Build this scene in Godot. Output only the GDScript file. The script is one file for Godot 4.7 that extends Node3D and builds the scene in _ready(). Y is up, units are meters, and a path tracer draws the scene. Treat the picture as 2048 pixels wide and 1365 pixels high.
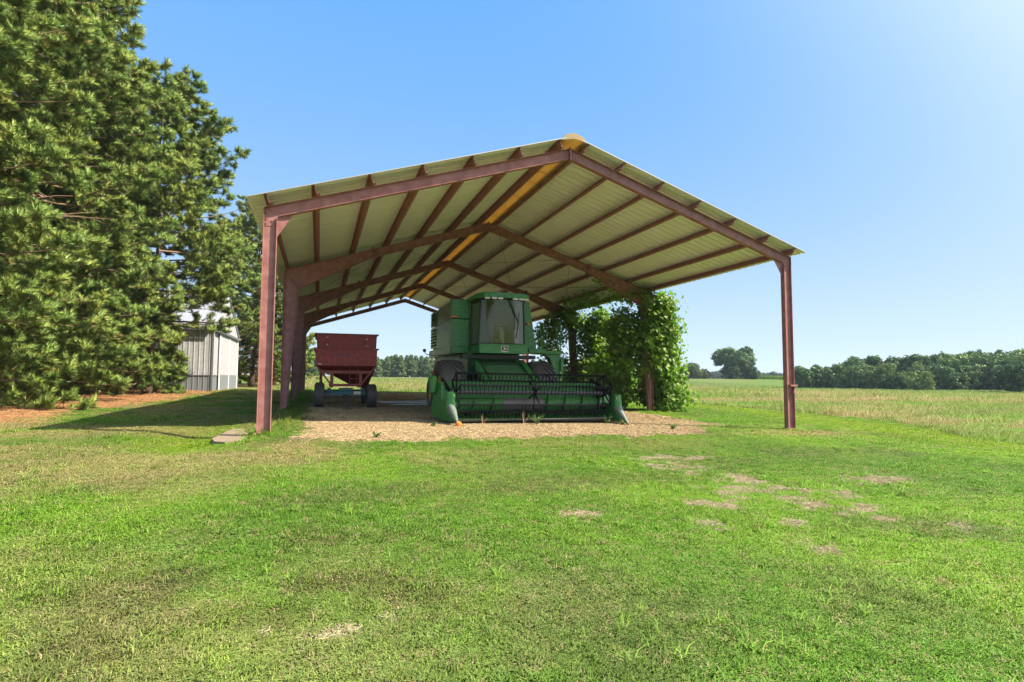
extends Node3D

const W := 7.3            # half width of the open shed
const HE := 4.91          # rafter line at the eave
const HR := 7.246         # rafter line at the ridge
const BAY := 7.443
const CAM := Vector3(-6.0704, 1.2422, 13.05)
const YAW := 0.332
var SL := (HR - HE) / W
var n_big := FastNoiseLite.new()
var n_mid := FastNoiseLite.new()
var n_fine := FastNoiseLite.new()
var rng := RandomNumberGenerator.new()
var used := {}
var m := {}               # materials by name

# ---------------------------------------------------------------- mesh builder
class MB:
	var v := PackedVector3Array()
	var n := PackedVector3Array()
	var c := PackedColorArray()
	var col := Color(1, 1, 1)
	var colored := false
	func tri(a: Vector3, b: Vector3, d: Vector3) -> void:
		var k := (b - a).cross(d - a).normalized()
		v.append(a); v.append(d); v.append(b)
		n.append(k); n.append(k); n.append(k)
		if colored:
			c.append(col); c.append(col); c.append(col)
	func trin(a: Vector3, b: Vector3, d: Vector3, na: Vector3, nb: Vector3, nd: Vector3) -> void:
		v.append(a); v.append(d); v.append(b)
		n.append(na); n.append(nd); n.append(nb)
		if colored:
			c.append(col); c.append(col); c.append(col)
	func leaf(a: Vector3, b: Vector3, d: Vector3, k: Vector3) -> void:
		# a leaf face wound to agree with its shading normal
		if (b - a).cross(d - a).dot(k) < 0.0: trin(a, d, b, k, k, k)
		else: trin(a, b, d, k, k, k)
	func quad(a: Vector3, b: Vector3, d: Vector3, e: Vector3) -> void:
		tri(a, b, d); tri(a, d, e)
	func box(o: Vector3, s: Vector3, b := Basis()) -> void:
		var x := b.x * s.x * 0.5
		var y := b.y * s.y * 0.5
		var z := b.z * s.z * 0.5
		hexa(o - x - y - z, o + x - y - z, o + x - y + z, o - x - y + z, o - x + y - z, o + x + y - z, o + x + y + z, o - x + y + z)
	func hexa(a: Vector3, b: Vector3, d: Vector3, e: Vector3, a2: Vector3, b2: Vector3, d2: Vector3, e2: Vector3) -> void:
		quad(a, b, d, e); quad(a2, e2, d2, b2)
		quad(e, d, d2, e2); quad(b, a, a2, b2); quad(d, b, b2, d2); quad(a, e, e2, a2)
	# box with chamfered edges
	func cbox(o: Vector3, s: Vector3, r: float, b := Basis()) -> void:
		var h := s * 0.5
		var p := []
		for sx in [-1, 1]:
			for sy in [-1, 1]:
				for sz in [-1, 1]:
					var q := Vector3(h.x * sx, h.y * sy, h.z * sz)
					p.append([b * (q - Vector3(0, r * sy, r * sz)) + o, b * (q - Vector3(r * sx, 0, r * sz)) + o, b * (q - Vector3(r * sx, r * sy, 0)) + o])
		var idx := func(i: int, j: int, k: int) -> int: return i * 4 + j * 2 + k
		for k in 2:
			out_quad(o, p[0 + k * 4][0], p[1 + k * 4][0], p[3 + k * 4][0], p[2 + k * 4][0])
			out_quad(o, p[0 + k * 2][1], p[1 + k * 2][1], p[5 + k * 2][1], p[4 + k * 2][1])
			out_quad(o, p[0 + k][2], p[2 + k][2], p[6 + k][2], p[4 + k][2])
		for i in 2:
			for j in 2:
				out_quad(o, p[i * 4 + j * 2][0], p[i * 4 + j * 2][1], p[i * 4 + j * 2 + 1][1], p[i * 4 + j * 2 + 1][0])
				out_quad(o, p[i * 4 + j][0], p[i * 4 + j][2], p[i * 4 + 2 + j][2], p[i * 4 + 2 + j][0])
				out_quad(o, p[i * 2 + j][1], p[i * 2 + j][2], p[4 + i * 2 + j][2], p[4 + i * 2 + j][1])
		for q in p:
			out_tri(o, q[0], q[1], q[2])
	func out_tri(o: Vector3, a: Vector3, b: Vector3, d: Vector3) -> void:
		if (b - a).cross(d - a).dot((a + b + d) / 3.0 - o) < 0.0: tri(a, d, b)
		else: tri(a, b, d)
	func out_quad(o: Vector3, a: Vector3, b: Vector3, d: Vector3, e: Vector3) -> void:
		if (b - a).cross(d - a).dot((a + b + d + e) / 4.0 - o) < 0.0: quad(a, e, d, b)
		else: quad(a, b, d, e)
	# bar between two points, w across, h along up
	func bar(p: Vector3, q: Vector3, w: float, h: float, up := Vector3.UP) -> void:
		var x := (q - p).normalized()
		var z := x.cross(up)
		if z.length() < 0.01: z = x.cross(Vector3.RIGHT)
		z = z.normalized()
		box((p + q) * 0.5, Vector3((q - p).length(), h, w), Basis(x, z.cross(x), z))
	func tube(pts: Array, radii: Array, sides := 8, caps := true) -> void:
		var rings := []
		var ref := Vector3(0.31, 0.83, 0.46)
		for i in pts.size():
			var d: Vector3 = (pts[mini(i + 1, pts.size() - 1)] - pts[maxi(i - 1, 0)]).normalized()
			var a := d.cross(ref).normalized()
			var b := d.cross(a)
			var ring := []
			for k in sides:
				var t := TAU * k / sides
				ring.append(a * cos(t) + b * sin(t))
			rings.append(ring)
		for i in pts.size() - 1:
			for k in sides:
				var k2 := (k + 1) % sides
				var a: Vector3 = pts[i] + rings[i][k] * radii[i]
				var b: Vector3 = pts[i] + rings[i][k2] * radii[i]
				var d: Vector3 = pts[i + 1] + rings[i + 1][k2] * radii[i + 1]
				var e: Vector3 = pts[i + 1] + rings[i + 1][k] * radii[i + 1]
				trin(a, b, d, rings[i][k], rings[i][k2], rings[i + 1][k2])
				trin(a, d, e, rings[i][k], rings[i + 1][k2], rings[i + 1][k])
		if caps:
			for i in [0, pts.size() - 1]:
				for k in sides:
					var a: Vector3 = pts[i] + rings[i][k] * radii[i]
					var b: Vector3 = pts[i] + rings[i][(k + 1) % sides] * radii[i]
					if i == 0: tri(pts[i], b, a)
					else: tri(pts[i], a, b)
	func rod(p: Vector3, q: Vector3, r: float, sides := 6) -> void:
		tube([p, q], [r, r], sides)
	# profile: Vector2(radius, along axis)
	func lathe(o: Vector3, axis: Vector3, prof: Array, segs := 24, smooth := true) -> void:
		var ax := axis.normalized()
		var a := ax.cross(Vector3(0.31, 0.83, 0.46)).normalized()
		var b := ax.cross(a)
		for i in prof.size() - 1:
			var p: Vector2 = prof[i]
			var q: Vector2 = prof[i + 1]
			var t := Vector2(q.y - p.y, p.x - q.x).normalized()
			for k in segs:
				var u := TAU * k / segs
				var w := TAU * (k + 1) / segs
				var ru := a * cos(u) + b * sin(u)
				var rw := a * cos(w) + b * sin(w)
				var nu := ru * t.x + ax * t.y
				var nw := rw * t.x + ax * t.y
				var A := o + ru * p.x + ax * p.y
				var B := o + rw * p.x + ax * p.y
				var C := o + rw * q.x + ax * q.y
				var D := o + ru * q.x + ax * q.y
				trin(A, B, C, nu, nw, nw)
				trin(A, C, D, nu, nw, nu)
	# polygon in the plane (bx, by) at o, extruded along bz by depth (centred)
	func extr(poly: PackedVector2Array, o: Vector3, bx: Vector3, by: Vector3, depth: float) -> void:
		var bz := bx.cross(by).normalized()
		var f := bz * depth * 0.5
		var area := 0.0
		for i in poly.size():
			var j := (i + 1) % poly.size()
			area += poly[i].x * poly[j].y - poly[j].x * poly[i].y
		var pl := poly
		if area < 0.0:
			pl = poly.duplicate(); pl.reverse()
		var id := Geometry2D.triangulate_polygon(pl)
		var p3 := []
		for q in pl: p3.append(o + bx * q.x + by * q.y)
		for i in range(0, id.size(), 3):
			var a: Vector3 = p3[id[i]]
			var b: Vector3 = p3[id[i + 1]]
			var d: Vector3 = p3[id[i + 2]]
			if (b - a).cross(d - a).dot(bz) < 0.0:
				var s := b; b = d; d = s
			tri(a + f, b + f, d + f)
			tri(a - f, d - f, b - f)
		for i in p3.size():
			var a: Vector3 = p3[i]
			var b: Vector3 = p3[(i + 1) % p3.size()]
			quad(a - f, b - f, b + f, a + f)
	func mesh(origin := Vector3.ZERO) -> ArrayMesh:
		var am := ArrayMesh.new()
		var a := []
		a.resize(Mesh.ARRAY_MAX)
		var vv := v
		if origin != Vector3.ZERO:
			vv = v.duplicate()
			for i in vv.size(): vv[i] -= origin
		a[Mesh.ARRAY_VERTEX] = vv
		a[Mesh.ARRAY_NORMAL] = n
		if colored: a[Mesh.ARRAY_COLOR] = c
		am.add_surface_from_arrays(Mesh.PRIMITIVE_TRIANGLES, a)
		return am

# ---------------------------------------------------------------- scene helpers
func numbered(called: String) -> String:
	if not used.has(called):
		used[called] = 0
		return called
	used[called] += 1
	return "%s_%03d" % [called, used[called]]

func tag(o: Node, label: String, category: String, group := "", kind := "") -> Node:
	if label: o.set_meta("label", label)
	if category: o.set_meta("category", category)
	if group: o.set_meta("group", group)
	if kind: o.set_meta("kind", kind)
	return o

func thing(called: String, at: Vector3, label: String, category: String, group := "") -> Node3D:
	var o := Node3D.new()
	o.name = numbered(called)
	add_child(o)
	o.position = at
	tag(o, label, category, group)
	return o

func world_origin(o: Node) -> Vector3:
	var p := Vector3.ZERO
	while o != self and o is Node3D:
		p += o.position
		o = o.get_parent()
	return p

func part(parent: Node, called: String, b: MB, mat: Material) -> MeshInstance3D:
	var o := MeshInstance3D.new()
	o.name = numbered(called) if parent == self else called
	o.mesh = b.mesh(world_origin(parent))
	o.material_override = mat
	parent.add_child(o, true)
	return o

func sub(parent: Node, called: String, at := Vector3.ZERO) -> Node3D:
	var o := Node3D.new()
	o.name = called
	o.position = at - world_origin(parent)
	parent.add_child(o, true)
	return o

func shared(parent: Node, called: String, mesh: Mesh, mat: Material, tr: Transform3D) -> MeshInstance3D:
	var o := MeshInstance3D.new()
	o.name = called
	o.mesh = mesh
	o.material_override = mat
	o.transform = tr
	parent.add_child(o, true)
	return o

func many(parent: Node, called: String, mesh: Mesh, mat: Material, tr: Array, cols: PackedColorArray) -> MultiMeshInstance3D:
	var mm := MultiMesh.new()
	mm.transform_format = MultiMesh.TRANSFORM_3D
	mm.use_colors = true
	mm.mesh = mesh
	mm.instance_count = tr.size()
	for i in tr.size():
		mm.set_instance_transform(i, tr[i])
		mm.set_instance_color(i, cols[i])
	var o := MultiMeshInstance3D.new()
	o.name = numbered(called) if parent == self else called
	o.multimesh = mm
	o.material_override = mat
	parent.add_child(o, true)
	return o

func ntex(freq: float, lo: Color, hi: Color, sd: int, octaves := 4, size := 512) -> NoiseTexture2D:
	var f := FastNoiseLite.new()
	f.noise_type = FastNoiseLite.TYPE_SIMPLEX_SMOOTH
	f.frequency = freq
	f.fractal_octaves = octaves
	f.seed = sd
	var t := NoiseTexture2D.new()
	t.noise = f
	t.width = size
	t.height = size
	t.seamless = true
	var g := Gradient.new()
	g.set_color(0, lo)
	g.set_color(1, hi)
	t.color_ramp = g
	return t

func nth(k: int) -> String:
	var w := ["", "first", "second", "third", "fourth", "fifth", "sixth", "seventh", "eighth", "ninth", "tenth", "eleventh", "twelfth", "thirteenth", "fourteenth", "fifteenth", "sixteenth", "seventeenth", "eighteenth", "nineteenth"]
	if k < 20: return w[k]
	var tens = ["twent", "thirt", "fort", "fift", "sixt"][k / 10 - 2]
	return tens + ("ieth" if k % 10 == 0 else "y-" + w[k % 10])

func lin(r: float, g: float, b: float) -> Color:
	return Color(r, g, b).linear_to_srgb()

func mat(called: String, col: Color, rough := 0.8, metal := 0.0, tex: Texture2D = null, scale := 1.0, spec := 0.5) -> StandardMaterial3D:
	var k := StandardMaterial3D.new()
	k.resource_name = called
	k.albedo_color = Color(col.r, col.g, col.b).linear_to_srgb()
	k.roughness = rough
	k.metallic = metal
	k.metallic_specular = spec
	if tex:
		k.albedo_texture = tex
		k.uv1_triplanar = true
		k.uv1_world_triplanar = true
		k.uv1_scale = Vector3.ONE * scale
	m[called] = k
	return k

func bump(k: StandardMaterial3D, tex: Texture2D, cm: float) -> void:
	k.heightmap_enabled = true
	k.heightmap_texture = tex
	k.heightmap_scale = cm

func dusty(k: StandardMaterial3D, amount: float, sd: int) -> void:
	# patches of pale chaff dust with an outline of their own
	var t := ntex(0.022, Color(0.56, 0.5, 0.38, 0.0), Color(0.60, 0.53, 0.40, amount), sd, 6)
	t.color_ramp.add_point(0.5, Color(0.56, 0.5, 0.38, amount * 0.1))
	k.detail_enabled = true
	k.detail_albedo = t
	k.detail_blend_mode = BaseMaterial3D.BLEND_MODE_MIX
	k.detail_uv_layer = BaseMaterial3D.DETAIL_UV_1

func leafy(called: String, rough: float, back: Color, spec := 0.3) -> StandardMaterial3D:
	var k := mat(called, Color(1, 1, 1), rough, 0.0, null, 1.0, spec)
	k.vertex_color_use_as_albedo = true
	k.cull_mode = BaseMaterial3D.CULL_DISABLED
	k.backlight_enabled = true
	k.backlight = back
	return k

# ---------------------------------------------------------------- terrain
func ground(x: float, z: float) -> float:
	var h := -0.0185 * clampf(x + 7.3, 0.0, 24.0)
	h += 0.012 * clampf(-z, 0.0, 8.0) + 0.0035 * clampf(-z - 8.0, 0.0, 22.0)
	h -= 0.022 * clampf(z, 0.0, 17.0)
	h += 0.035 * clampf(-13.0 - x, 0.0, 9.0) * smoothstep(6.0, -4.0, z)
	h += 0.09 * smoothstep(-18.0, -27.0, z) * smoothstep(-9.0, -12.0, x)
	h -= 0.13 * exp(-pow((x + 8.5) / 0.75, 2.0)) * smoothstep(-5.0, -0.5, z) * smoothstep(3.5, 1.0, z)
	var right := smoothstep(30.0, 110.0, x)
	h -= 0.95 * right
	var rise := lerpf(smoothstep(35.0, 235.0, -z), smoothstep(112.0, 160.0, -z), smoothstep(40.0, 90.0, x))
	h += rise * (1.45 + 0.9 * right)
	return h

func straw(x: float, z: float) -> float:
	var front := 0.95 + 0.45 * n_mid.get_noise_2d(x * 3.0, 40.0) + 0.5 * exp(-pow((x + 4.2) / 1.6, 2.0)) - 0.1 * maxf(0.0, x - 3.0) - 2.2 * smoothstep(2.9, 5.6, x)
	var right := 5.9 + 0.8 * n_mid.get_noise_2d(z * 2.0, 7.0) + 0.4 * smoothstep(-2.0, -6.0, z)
	var left := -6.45 + 0.35 * n_mid.get_noise_2d(z * 2.5, 91.0)
	var d := minf(minf(front - z, right - x), minf(x - left, z + 30.0))
	return smoothstep(-0.45, 0.5, d + 0.5 * n_fine.get_noise_2d(x, z) + 0.25 * n_fine.get_noise_2d(x * 3.0, z * 3.0))

func litter(x: float, z: float) -> float:
	var edge := -12.4 - 0.05 * clampf(z + 25.0, 0.0, 40.0) + 0.9 * n_mid.get_noise_2d(x, z)
	return smoothstep(-0.8, 1.2, edge - x) * smoothstep(5.0, 2.5, z) * smoothstep(-60.0, -40.0, z)

func field(x: float, z: float) -> float:
	# rough unmown field to the right and behind
	var bx := 11.0
	if z < 3.65: bx = lerpf(11.0, 14.9, smoothstep(3.65, -3.5, z))
	if z > 3.65: bx = 11.0 - 0.45 * (z - 3.65)
	if z < -12.0: bx = lerpf(15.2, 9.5, smoothstep(-12.0, -30.0, z))
	var d := x - bx
	d = maxf(d, -34.5 - z if x > -9.5 else -70.0 - z)
	return smoothstep(-0.5, 0.5, d + 0.7 * n_mid.get_noise_2d(x * 1.5, z * 1.5))

var BARE := [[-0.32, 7.65, 0.5, 0.42], [-1.56, 7.52, 0.48, 0.3], [-0.13, 8.35, 0.22, 0.26], [-0.09, 6.17, 0.55, 0.42], [-0.48, 5.12, 0.5, 0.5], [-2.2, 8.23, 0.22, 0.28], [0.53, 8.86, 0.24, 0.2], [-6.0, 9.56, 0.3, 0.09], [-3.36, 7.47, 0.26, 0.14], [-1.74, 9.08, 0.2, 0.2], [-0.48, 6.81, 0.6, 0.24], [-1.31, 8.31, 0.18, 0.2], [0.09, 4.16, 0.8, 0.3], [0.63, 7.33, 0.3, 0.3], [2.2, 6.6, 0.6, 0.3], [-1.0, 7.0, 0.3, 0.2], [0.2, 8.0, 0.3, 0.22]]
func bare(x: float, z: float) -> float:
	var b := -1.0
	if x < -8.0 or x > 4.0 or z < 3.0 or z > 11.0: return 0.0
	var f := n_fine.get_noise_2d(x * 1.5, z * 2.2) + 0.45 * n_fine.get_noise_2d(x * 4.0 + 9.0, z * 5.0)
	for p in BARE:
		var d := pow((x - p[0]) / p[2], 2.0) + pow((z - p[1]) / p[3], 2.0)
		b = maxf(b, 0.42 - d * 0.5)
	var zone := exp(-pow((x - 0.1) / 2.4, 2.0) - pow((z - 6.9) / 1.9, 2.0))
	b = maxf(b + f * 1.1, zone * 0.62 + f * 1.3 - 0.72)
	return smoothstep(0.0, 0.4, b)

func dryness(x: float, z: float) -> float:
	var a := 0.5 + 0.9 * n_mid.get_noise_2d(x * 0.8, z * 0.8) + 0.35 * n_fine.get_noise_2d(x * 0.7, z * 0.7)
	var zone := exp(-pow((x + 5.6) / 3.4, 2.0) - pow((z - 2.4) / 1.7, 2.0)) * 0.95
	zone = maxf(zone, smoothstep(-7.0, -11.0, x) * smoothstep(-9.0, -2.0, z) * 0.75)
	zone = maxf(zone, smoothstep(-9.5, -13.0, x) * 0.8)
	zone = maxf(zone, smoothstep(-4.5, -8.5, x) * smoothstep(8.5, 4.0, z) * 0.6)
	zone = maxf(zone, exp(-pow((x + 6.6) / 1.6, 2.0) - pow((z - 9.0) / 2.0, 2.0)) * 0.3)
	zone = maxf(zone, exp(-pow((x - 6.4) / 2.2, 2.0) - pow((z - 0.9) / 0.6, 2.0)) * 0.9)
	zone = maxf(zone, exp(-pow((x + 1.0) / 4.0, 2.0) - pow((z - 2.3) / 1.2, 2.0)) * 0.3)
	return clampf(zone * smoothstep(0.1, 0.75, a) * 1.25 + 0.12 * smoothstep(0.6, 0.9, a), 0.0, 1.0)

func brown(x: float, z: float) -> float:
	# thin turf over dark earth, front left
	var zone := exp(-pow((x + 6.3) / 1.5, 2.0) - pow((z - 8.6) / 1.5, 2.0))
	return clampf(zone * smoothstep(-0.15, 0.45, n_mid.get_noise_2d(x * 3.0 + 50.0, z * 3.0) + 0.4 * n_fine.get_noise_2d(x, z)), 0.0, 1.0)

func turf(x: float, z: float) -> Color:
	var a := n_big.get_noise_2d(x, z)
	var b := n_mid.get_noise_2d(x * 1.3 + 9.0, z * 1.3)
	var c := Color(0.135, 0.275, 0.034).lerp(Color(0.215, 0.385, 0.038), smoothstep(-0.35, 0.45, a + 0.6 * b))
	c = c.lerp(Color(0.14, 0.19, 0.055), smoothstep(0.05, 0.5, n_mid.get_noise_2d(x + 70.0, z * 1.2)) * 0.7)
	var lime := maxf(exp(-pow((x - 11.5 + 0.25 * (z + 1.0)) / 2.0, 2.0)) * smoothstep(8.0, 3.0, z), exp(-pow((x + 8.6) / 1.0, 2.0)) * smoothstep(-6.0, -1.0, z) * smoothstep(3.0, 1.0, z))
	c = c.lerp(Color(0.28, 0.40, 0.02), lime * 0.8)
	c = c.lerp(Color(0.46, 0.35, 0.18), dryness(x, z) * 0.85)
	c = c.lerp(Color(0.105, 0.085, 0.04), brown(x, z) * 0.6)
	return c

func meadow(x: float, z: float) -> Color:
	var a := n_big.get_noise_2d(x * 0.5 - 30.0, z * 1.3)
	var b := n_mid.get_noise_2d(x * 0.35, z * 0.9 + 22.0)
	var c := Color(0.25, 0.29, 0.10).lerp(Color(0.42, 0.325, 0.19), smoothstep(-0.15, 0.45, a + 0.5 * b))
	c = c.lerp(Color(0.21, 0.34, 0.06), smoothstep(-0.1, 0.38, b - a * 0.6))
	c = c.lerp(Color(0.13, 0.25, 0.05), smoothstep(75.0, 130.0, Vector2(x - CAM.x, z - CAM.z).length()) * 0.6 * smoothstep(0.0, 60.0, x))
	return c

func build_ground() -> void:
	var xs: Array[float] = []
	var zs: Array[float] = []
	var x := -24.0
	while x <= 20.01:
		xs.append(x); x += 0.25
	var s := 0.4
	while x < 2600.0:
		xs.append(x); x += s; s *= 1.13
	x = -24.4
	s = 0.4
	while x > -2600.0:
		xs.push_front(x); x -= s; s *= 1.13
	var z := -34.0
	while z <= 15.01:
		zs.append(z); z += 0.25
	s = 0.4
	while z < 200.0:
		zs.append(z); z += s; s *= 1.2
	z = -34.4
	s = 0.4
	while z > -3000.0:
		zs.push_front(z); z -= s; s *= 1.11
	var st := PackedVector3Array()
	var nn := PackedVector3Array()
	var cc := PackedColorArray()
	var id := PackedInt32Array()
	for j in zs.size():
		for i in xs.size():
			var px := xs[i]
			var pz := zs[j]
			var y := ground(px, pz)
			var near := absf(px + 2.0) < 22.0 and pz > -36.0
			if near: y += 0.012 * n_fine.get_noise_2d(px * 1.7, pz * 1.7)
			st.append(Vector3(px, y, pz))
			var e := 0.3
			nn.append(Vector3(ground(px - e, pz) - ground(px + e, pz), 2.0 * e, ground(px, pz - e) - ground(px, pz + e)).normalized())
			var c := turf(px, pz) * 0.85
			c = c.lerp(Color(0.17, 0.13, 0.07), 0.25)
			var f := field(px, pz)
			if f > 0.0: c = c.lerp(meadow(px, pz), f)
			if near:
				c = c.lerp(Color(0.50, 0.42, 0.26), bare(px, pz))
				c = c.lerp(Color(0.10, 0.055, 0.035), brown(px, pz) * 0.7)
				var t := straw(px, pz)
				var soil := 0.5 + 0.5 * n_fine.get_noise_2d(px * 2.0, pz * 2.0)
				c = c.lerp(Color(0.37, 0.275, 0.16).lerp(Color(0.25, 0.175, 0.10), soil), t)
			var li := litter(px, pz)
			if li > 0.0: c = c.lerp(Color(0.40, 0.235, 0.12).lerp(Color(0.28, 0.165, 0.09), 0.5 + 0.7 * n_fine.get_noise_2d(px * 2.0, pz * 2.0)), li)
			cc.append(c)
	var w := xs.size()
	for j in zs.size() - 1:
		for i in w - 1:
			var a := j * w + i
			id.append(a); id.append(a + 1); id.append(a + w)
			id.append(a + 1); id.append(a + w + 1); id.append(a + w)
	var arr := []
	arr.resize(Mesh.ARRAY_MAX)
	arr[Mesh.ARRAY_VERTEX] = st
	arr[Mesh.ARRAY_NORMAL] = nn
	arr[Mesh.ARRAY_COLOR] = cc
	arr[Mesh.ARRAY_INDEX] = id
	var am := ArrayMesh.new()
	am.add_surface_from_arrays(Mesh.PRIMITIVE_TRIANGLES, arr)
	var o := MeshInstance3D.new()
	o.name = "ground"
	o.mesh = am
	o.material_override = m.earth
	add_child(o)
	tag(o, "", "", "", "structure")

# ---------------------------------------------------------------- open machine shed
func roof_y(x: float) -> float:
	return HR - SL * absf(x)

func flange(b: MB, p: Vector2, q: Vector2, z: float, w: float, t: float) -> void:
	b.bar(Vector3(p.x, p.y, z), Vector3(q.x, q.y, z), w, t, Vector3(-(q - p).y, (q - p).x, 0).normalized())

func web(b: MB, pts: Array, z: float, t: float) -> void:
	b.extr(PackedVector2Array(pts), Vector3(0, 0, z), Vector3.RIGHT, Vector3.UP, t)

func bolt(b: MB, p: Vector3, r := 0.018) -> void:
	b.lathe(p, Vector3(0, 0, 1), [Vector2(r, 0), Vector2(r, 0.018), Vector2(0, 0.018)], 6)

func build_shed() -> void:
	var t := thing("machine_shed", Vector3(0, 0, -14.9), "long open-sided steel machine shed with red primed frames and ribbed gable roof", "shed")
	var zf := 0.30
	var zb := -4.0 * BAY - 0.3
	for k in 5:
		var z := -BAY * k
		var last := k == 0 or k == 4
		for s: float in [-1.0, 1.0]:
			var g := ground(s * W, z) - 0.15
			var post := MB.new()
			var raft := MB.new()
			if last:
				var d := 0.27
				var bf := 0.15
				web(post, [Vector2(s * (W - 0.008), g), Vector2(s * (W - d + 0.008), g), Vector2(s * (W - d + 0.008), HE - 0.1), Vector2(s * (W - 0.008), HE - 0.012)], z, 0.012)
				flange(post, Vector2(s * (W - 0.006), g), Vector2(s * (W - 0.006), HE - 0.005), z, bf, 0.012)
				flange(post, Vector2(s * (W - d), g), Vector2(s * (W - d), roof_y(W - d) - 0.29), z, bf, 0.012)
				post.box(Vector3(s * (W - d * 0.5), g + 0.2, z), Vector3(d + 0.1, 0.02, bf + 0.1))
				web(raft, [Vector2(s * (W - d - 0.02), roof_y(W - d - 0.02) - 0.012), Vector2(s * 0.012, HR - 0.012), Vector2(s * 0.012, HR - 0.27), Vector2(s * (W - d - 0.02), roof_y(W - d - 0.02) - 0.27)], z, 0.012)
				flange(raft, Vector2(s * (W - 0.014), roof_y(W) - 0.002), Vector2(s * 0.006, HR - 0.006), z, bf, 0.012)
				flange(raft, Vector2(s * (W - d - 0.02), roof_y(W - d - 0.02) - 0.27), Vector2(s * 0.006, HR - 0.275), z, bf, 0.012)
				# knee gusset and bolts
				var gz := z + 0.012
				web(raft, [Vector2(s * (W - 0.02), HE - 0.40), Vector2(s * (W - 0.02), HE - 0.02), Vector2(s * (W - 0.52), roof_y(W - 0.52) - 0.02), Vector2(s * (W - 0.5), roof_y(W - 0.5) - 0.26), Vector2(s * (W - 0.24), HE - 0.38)], gz, 0.008)
				web(raft, [Vector2(s * (W - d - 0.008), HE - 0.62), Vector2(s * (W - d - 0.008), HE - 0.20), Vector2(s * (W - 0.62), roof_y(W - 0.62) - 0.285), Vector2(s * (W - 0.56), roof_y(W - 0.6) - 0.36)], z, 0.010)
				for q in [[0.06, 0.12], [0.06, 0.26], [0.06, 0.36], [0.17, 0.10], [0.17, 0.33], [0.3, 0.08], [0.42, 0.08], [0.3, 0.2]]:
					bolt(raft, Vector3(s * (W - q[0]), roof_y(W - q[0]) - q[1], gz + 0.004))
				if k == 0 and s > 0.0:
					# bracket low on the right post
					post.box(Vector3(W - 0.06, 1.05, z + 0.05), Vector3(0.26, 0.05, 0.14))
					post.box(Vector3(W - 0.02, 0.86, z + 0.05), Vector3(0.10, 0.10, 0.12))
			else:
				var din := func(y: float) -> float: return lerpf(0.2, 0.52, clampf((y - g) / (HE - g), 0.0, 1.0))
				var ky := HE - 0.62
				web(post, [Vector2(s * (W - 0.008), g), Vector2(s * (W - din.call(g)), g), Vector2(s * (W - din.call(ky)), ky), Vector2(s * (W - 0.008), HE - 0.012)], z, 0.012)
				flange(post, Vector2(s * (W - 0.006), g), Vector2(s * (W - 0.006), HE - 0.005), z, 0.16, 0.012)
				flange(post, Vector2(s * (W - din.call(g)), g), Vector2(s * (W - din.call(ky)), ky), z, 0.16, 0.012)
				post.box(Vector3(s * (W - 0.1), g + 0.2, z), Vector3(0.34, 0.02, 0.26))
				var kx: float = W - din.call(ky)
				web(raft, [Vector2(s * (W - 0.02), HE - 0.02), Vector2(s * 0.012, HR - 0.012), Vector2(s * 0.012, HR - 0.29), Vector2(s * 4.3, roof_y(4.3) - 0.29), Vector2(s * kx, ky)], z, 0.012)
				flange(raft, Vector2(s * (W - 0.014), HE - 0.002), Vector2(s * 0.006, HR - 0.006), z, 0.16, 0.012)
				flange(raft, Vector2(s * kx, ky), Vector2(s * 4.3, roof_y(4.3) - 0.295), z, 0.16, 0.012)
				flange(raft, Vector2(s * 4.3, roof_y(4.3) - 0.295), Vector2(s * 0.006, HR - 0.295), z, 0.16, 0.012)
				flange(raft, Vector2(s * (W - 0.03), HE - 0.05), Vector2(s * (kx + 0.02), ky + 0.02), z, 0.15, 0.012)
				# splice plates with bolts
				var dir := Vector3(s, -SL, 0).normalized()
				var up := Vector3(s * SL, 1, 0).normalized()
				var c := Vector3(s * 4.3, roof_y(4.3) - 0.15, z)
				for e in [-0.014, 0.014]:
					raft.box(c + dir * e, Vector3(0.02, 0.44, 0.19), Basis(dir, up, Vector3(0, 0, 1)))
				for i in 5:
					for e in [-0.06, 0.06]:
						raft.lathe(c + up * (-0.18 + 0.09 * i) + Vector3(0, 0, e) - dir * 0.05, dir, [Vector2(0, 0), Vector2(0.018, 0), Vector2(0.018, 0.1), Vector2(0, 0.1)], 6)
			if s > 0.0:
				# ridge plate
				raft.box(Vector3(0, HR - 0.15, z), Vector3(0.03, 0.36, 0.18))
				for i in 4:
					for e in [-0.09, 0.09]:
						bolt(raft, Vector3(e, HR - 0.05 - 0.07 * i, z + 0.006))
			part(t, "post", post, m.primer)
			part(t, "rafter", raft, m.primer)
	# purlins (Z sections) on top of the rafters
	for s: float in [-1.0, 1.0]:
		for px in [0.33, 1.42, 2.62, 3.82, 5.02, 6.22, 7.18]:
			var b := MB.new()
			var up := Vector3(s * SL, 1, 0).normalized()
			var dir := Vector3(s, -SL, 0).normalized()
			var o := Vector3(s * px, roof_y(px), (zf + zb) * 0.5) + up * 0.104
			var len := zf - zb - 0.04
			var bs := Basis(dir, up, dir.cross(up))
			b.box(o, Vector3(0.006, 0.2, len), bs)
			b.box(o + up * 0.097 + dir * 0.033, Vector3(0.06, 0.006, len), bs)
			b.box(o - up * 0.097 - dir * 0.033, Vector3(0.06, 0.006, len), bs)
			b.box(o - up * 0.088 - dir * 0.061, Vector3(0.005, 0.018, len), bs)
			part(t, "purlin", b, m.primer)
	# ribbed roof sheets, one mesh per slope shared by all sheets of that slope
	var sheet := 0.914
	var count := int(round((zf - zb) / sheet))
	sheet = (zf - zb) / count
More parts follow.
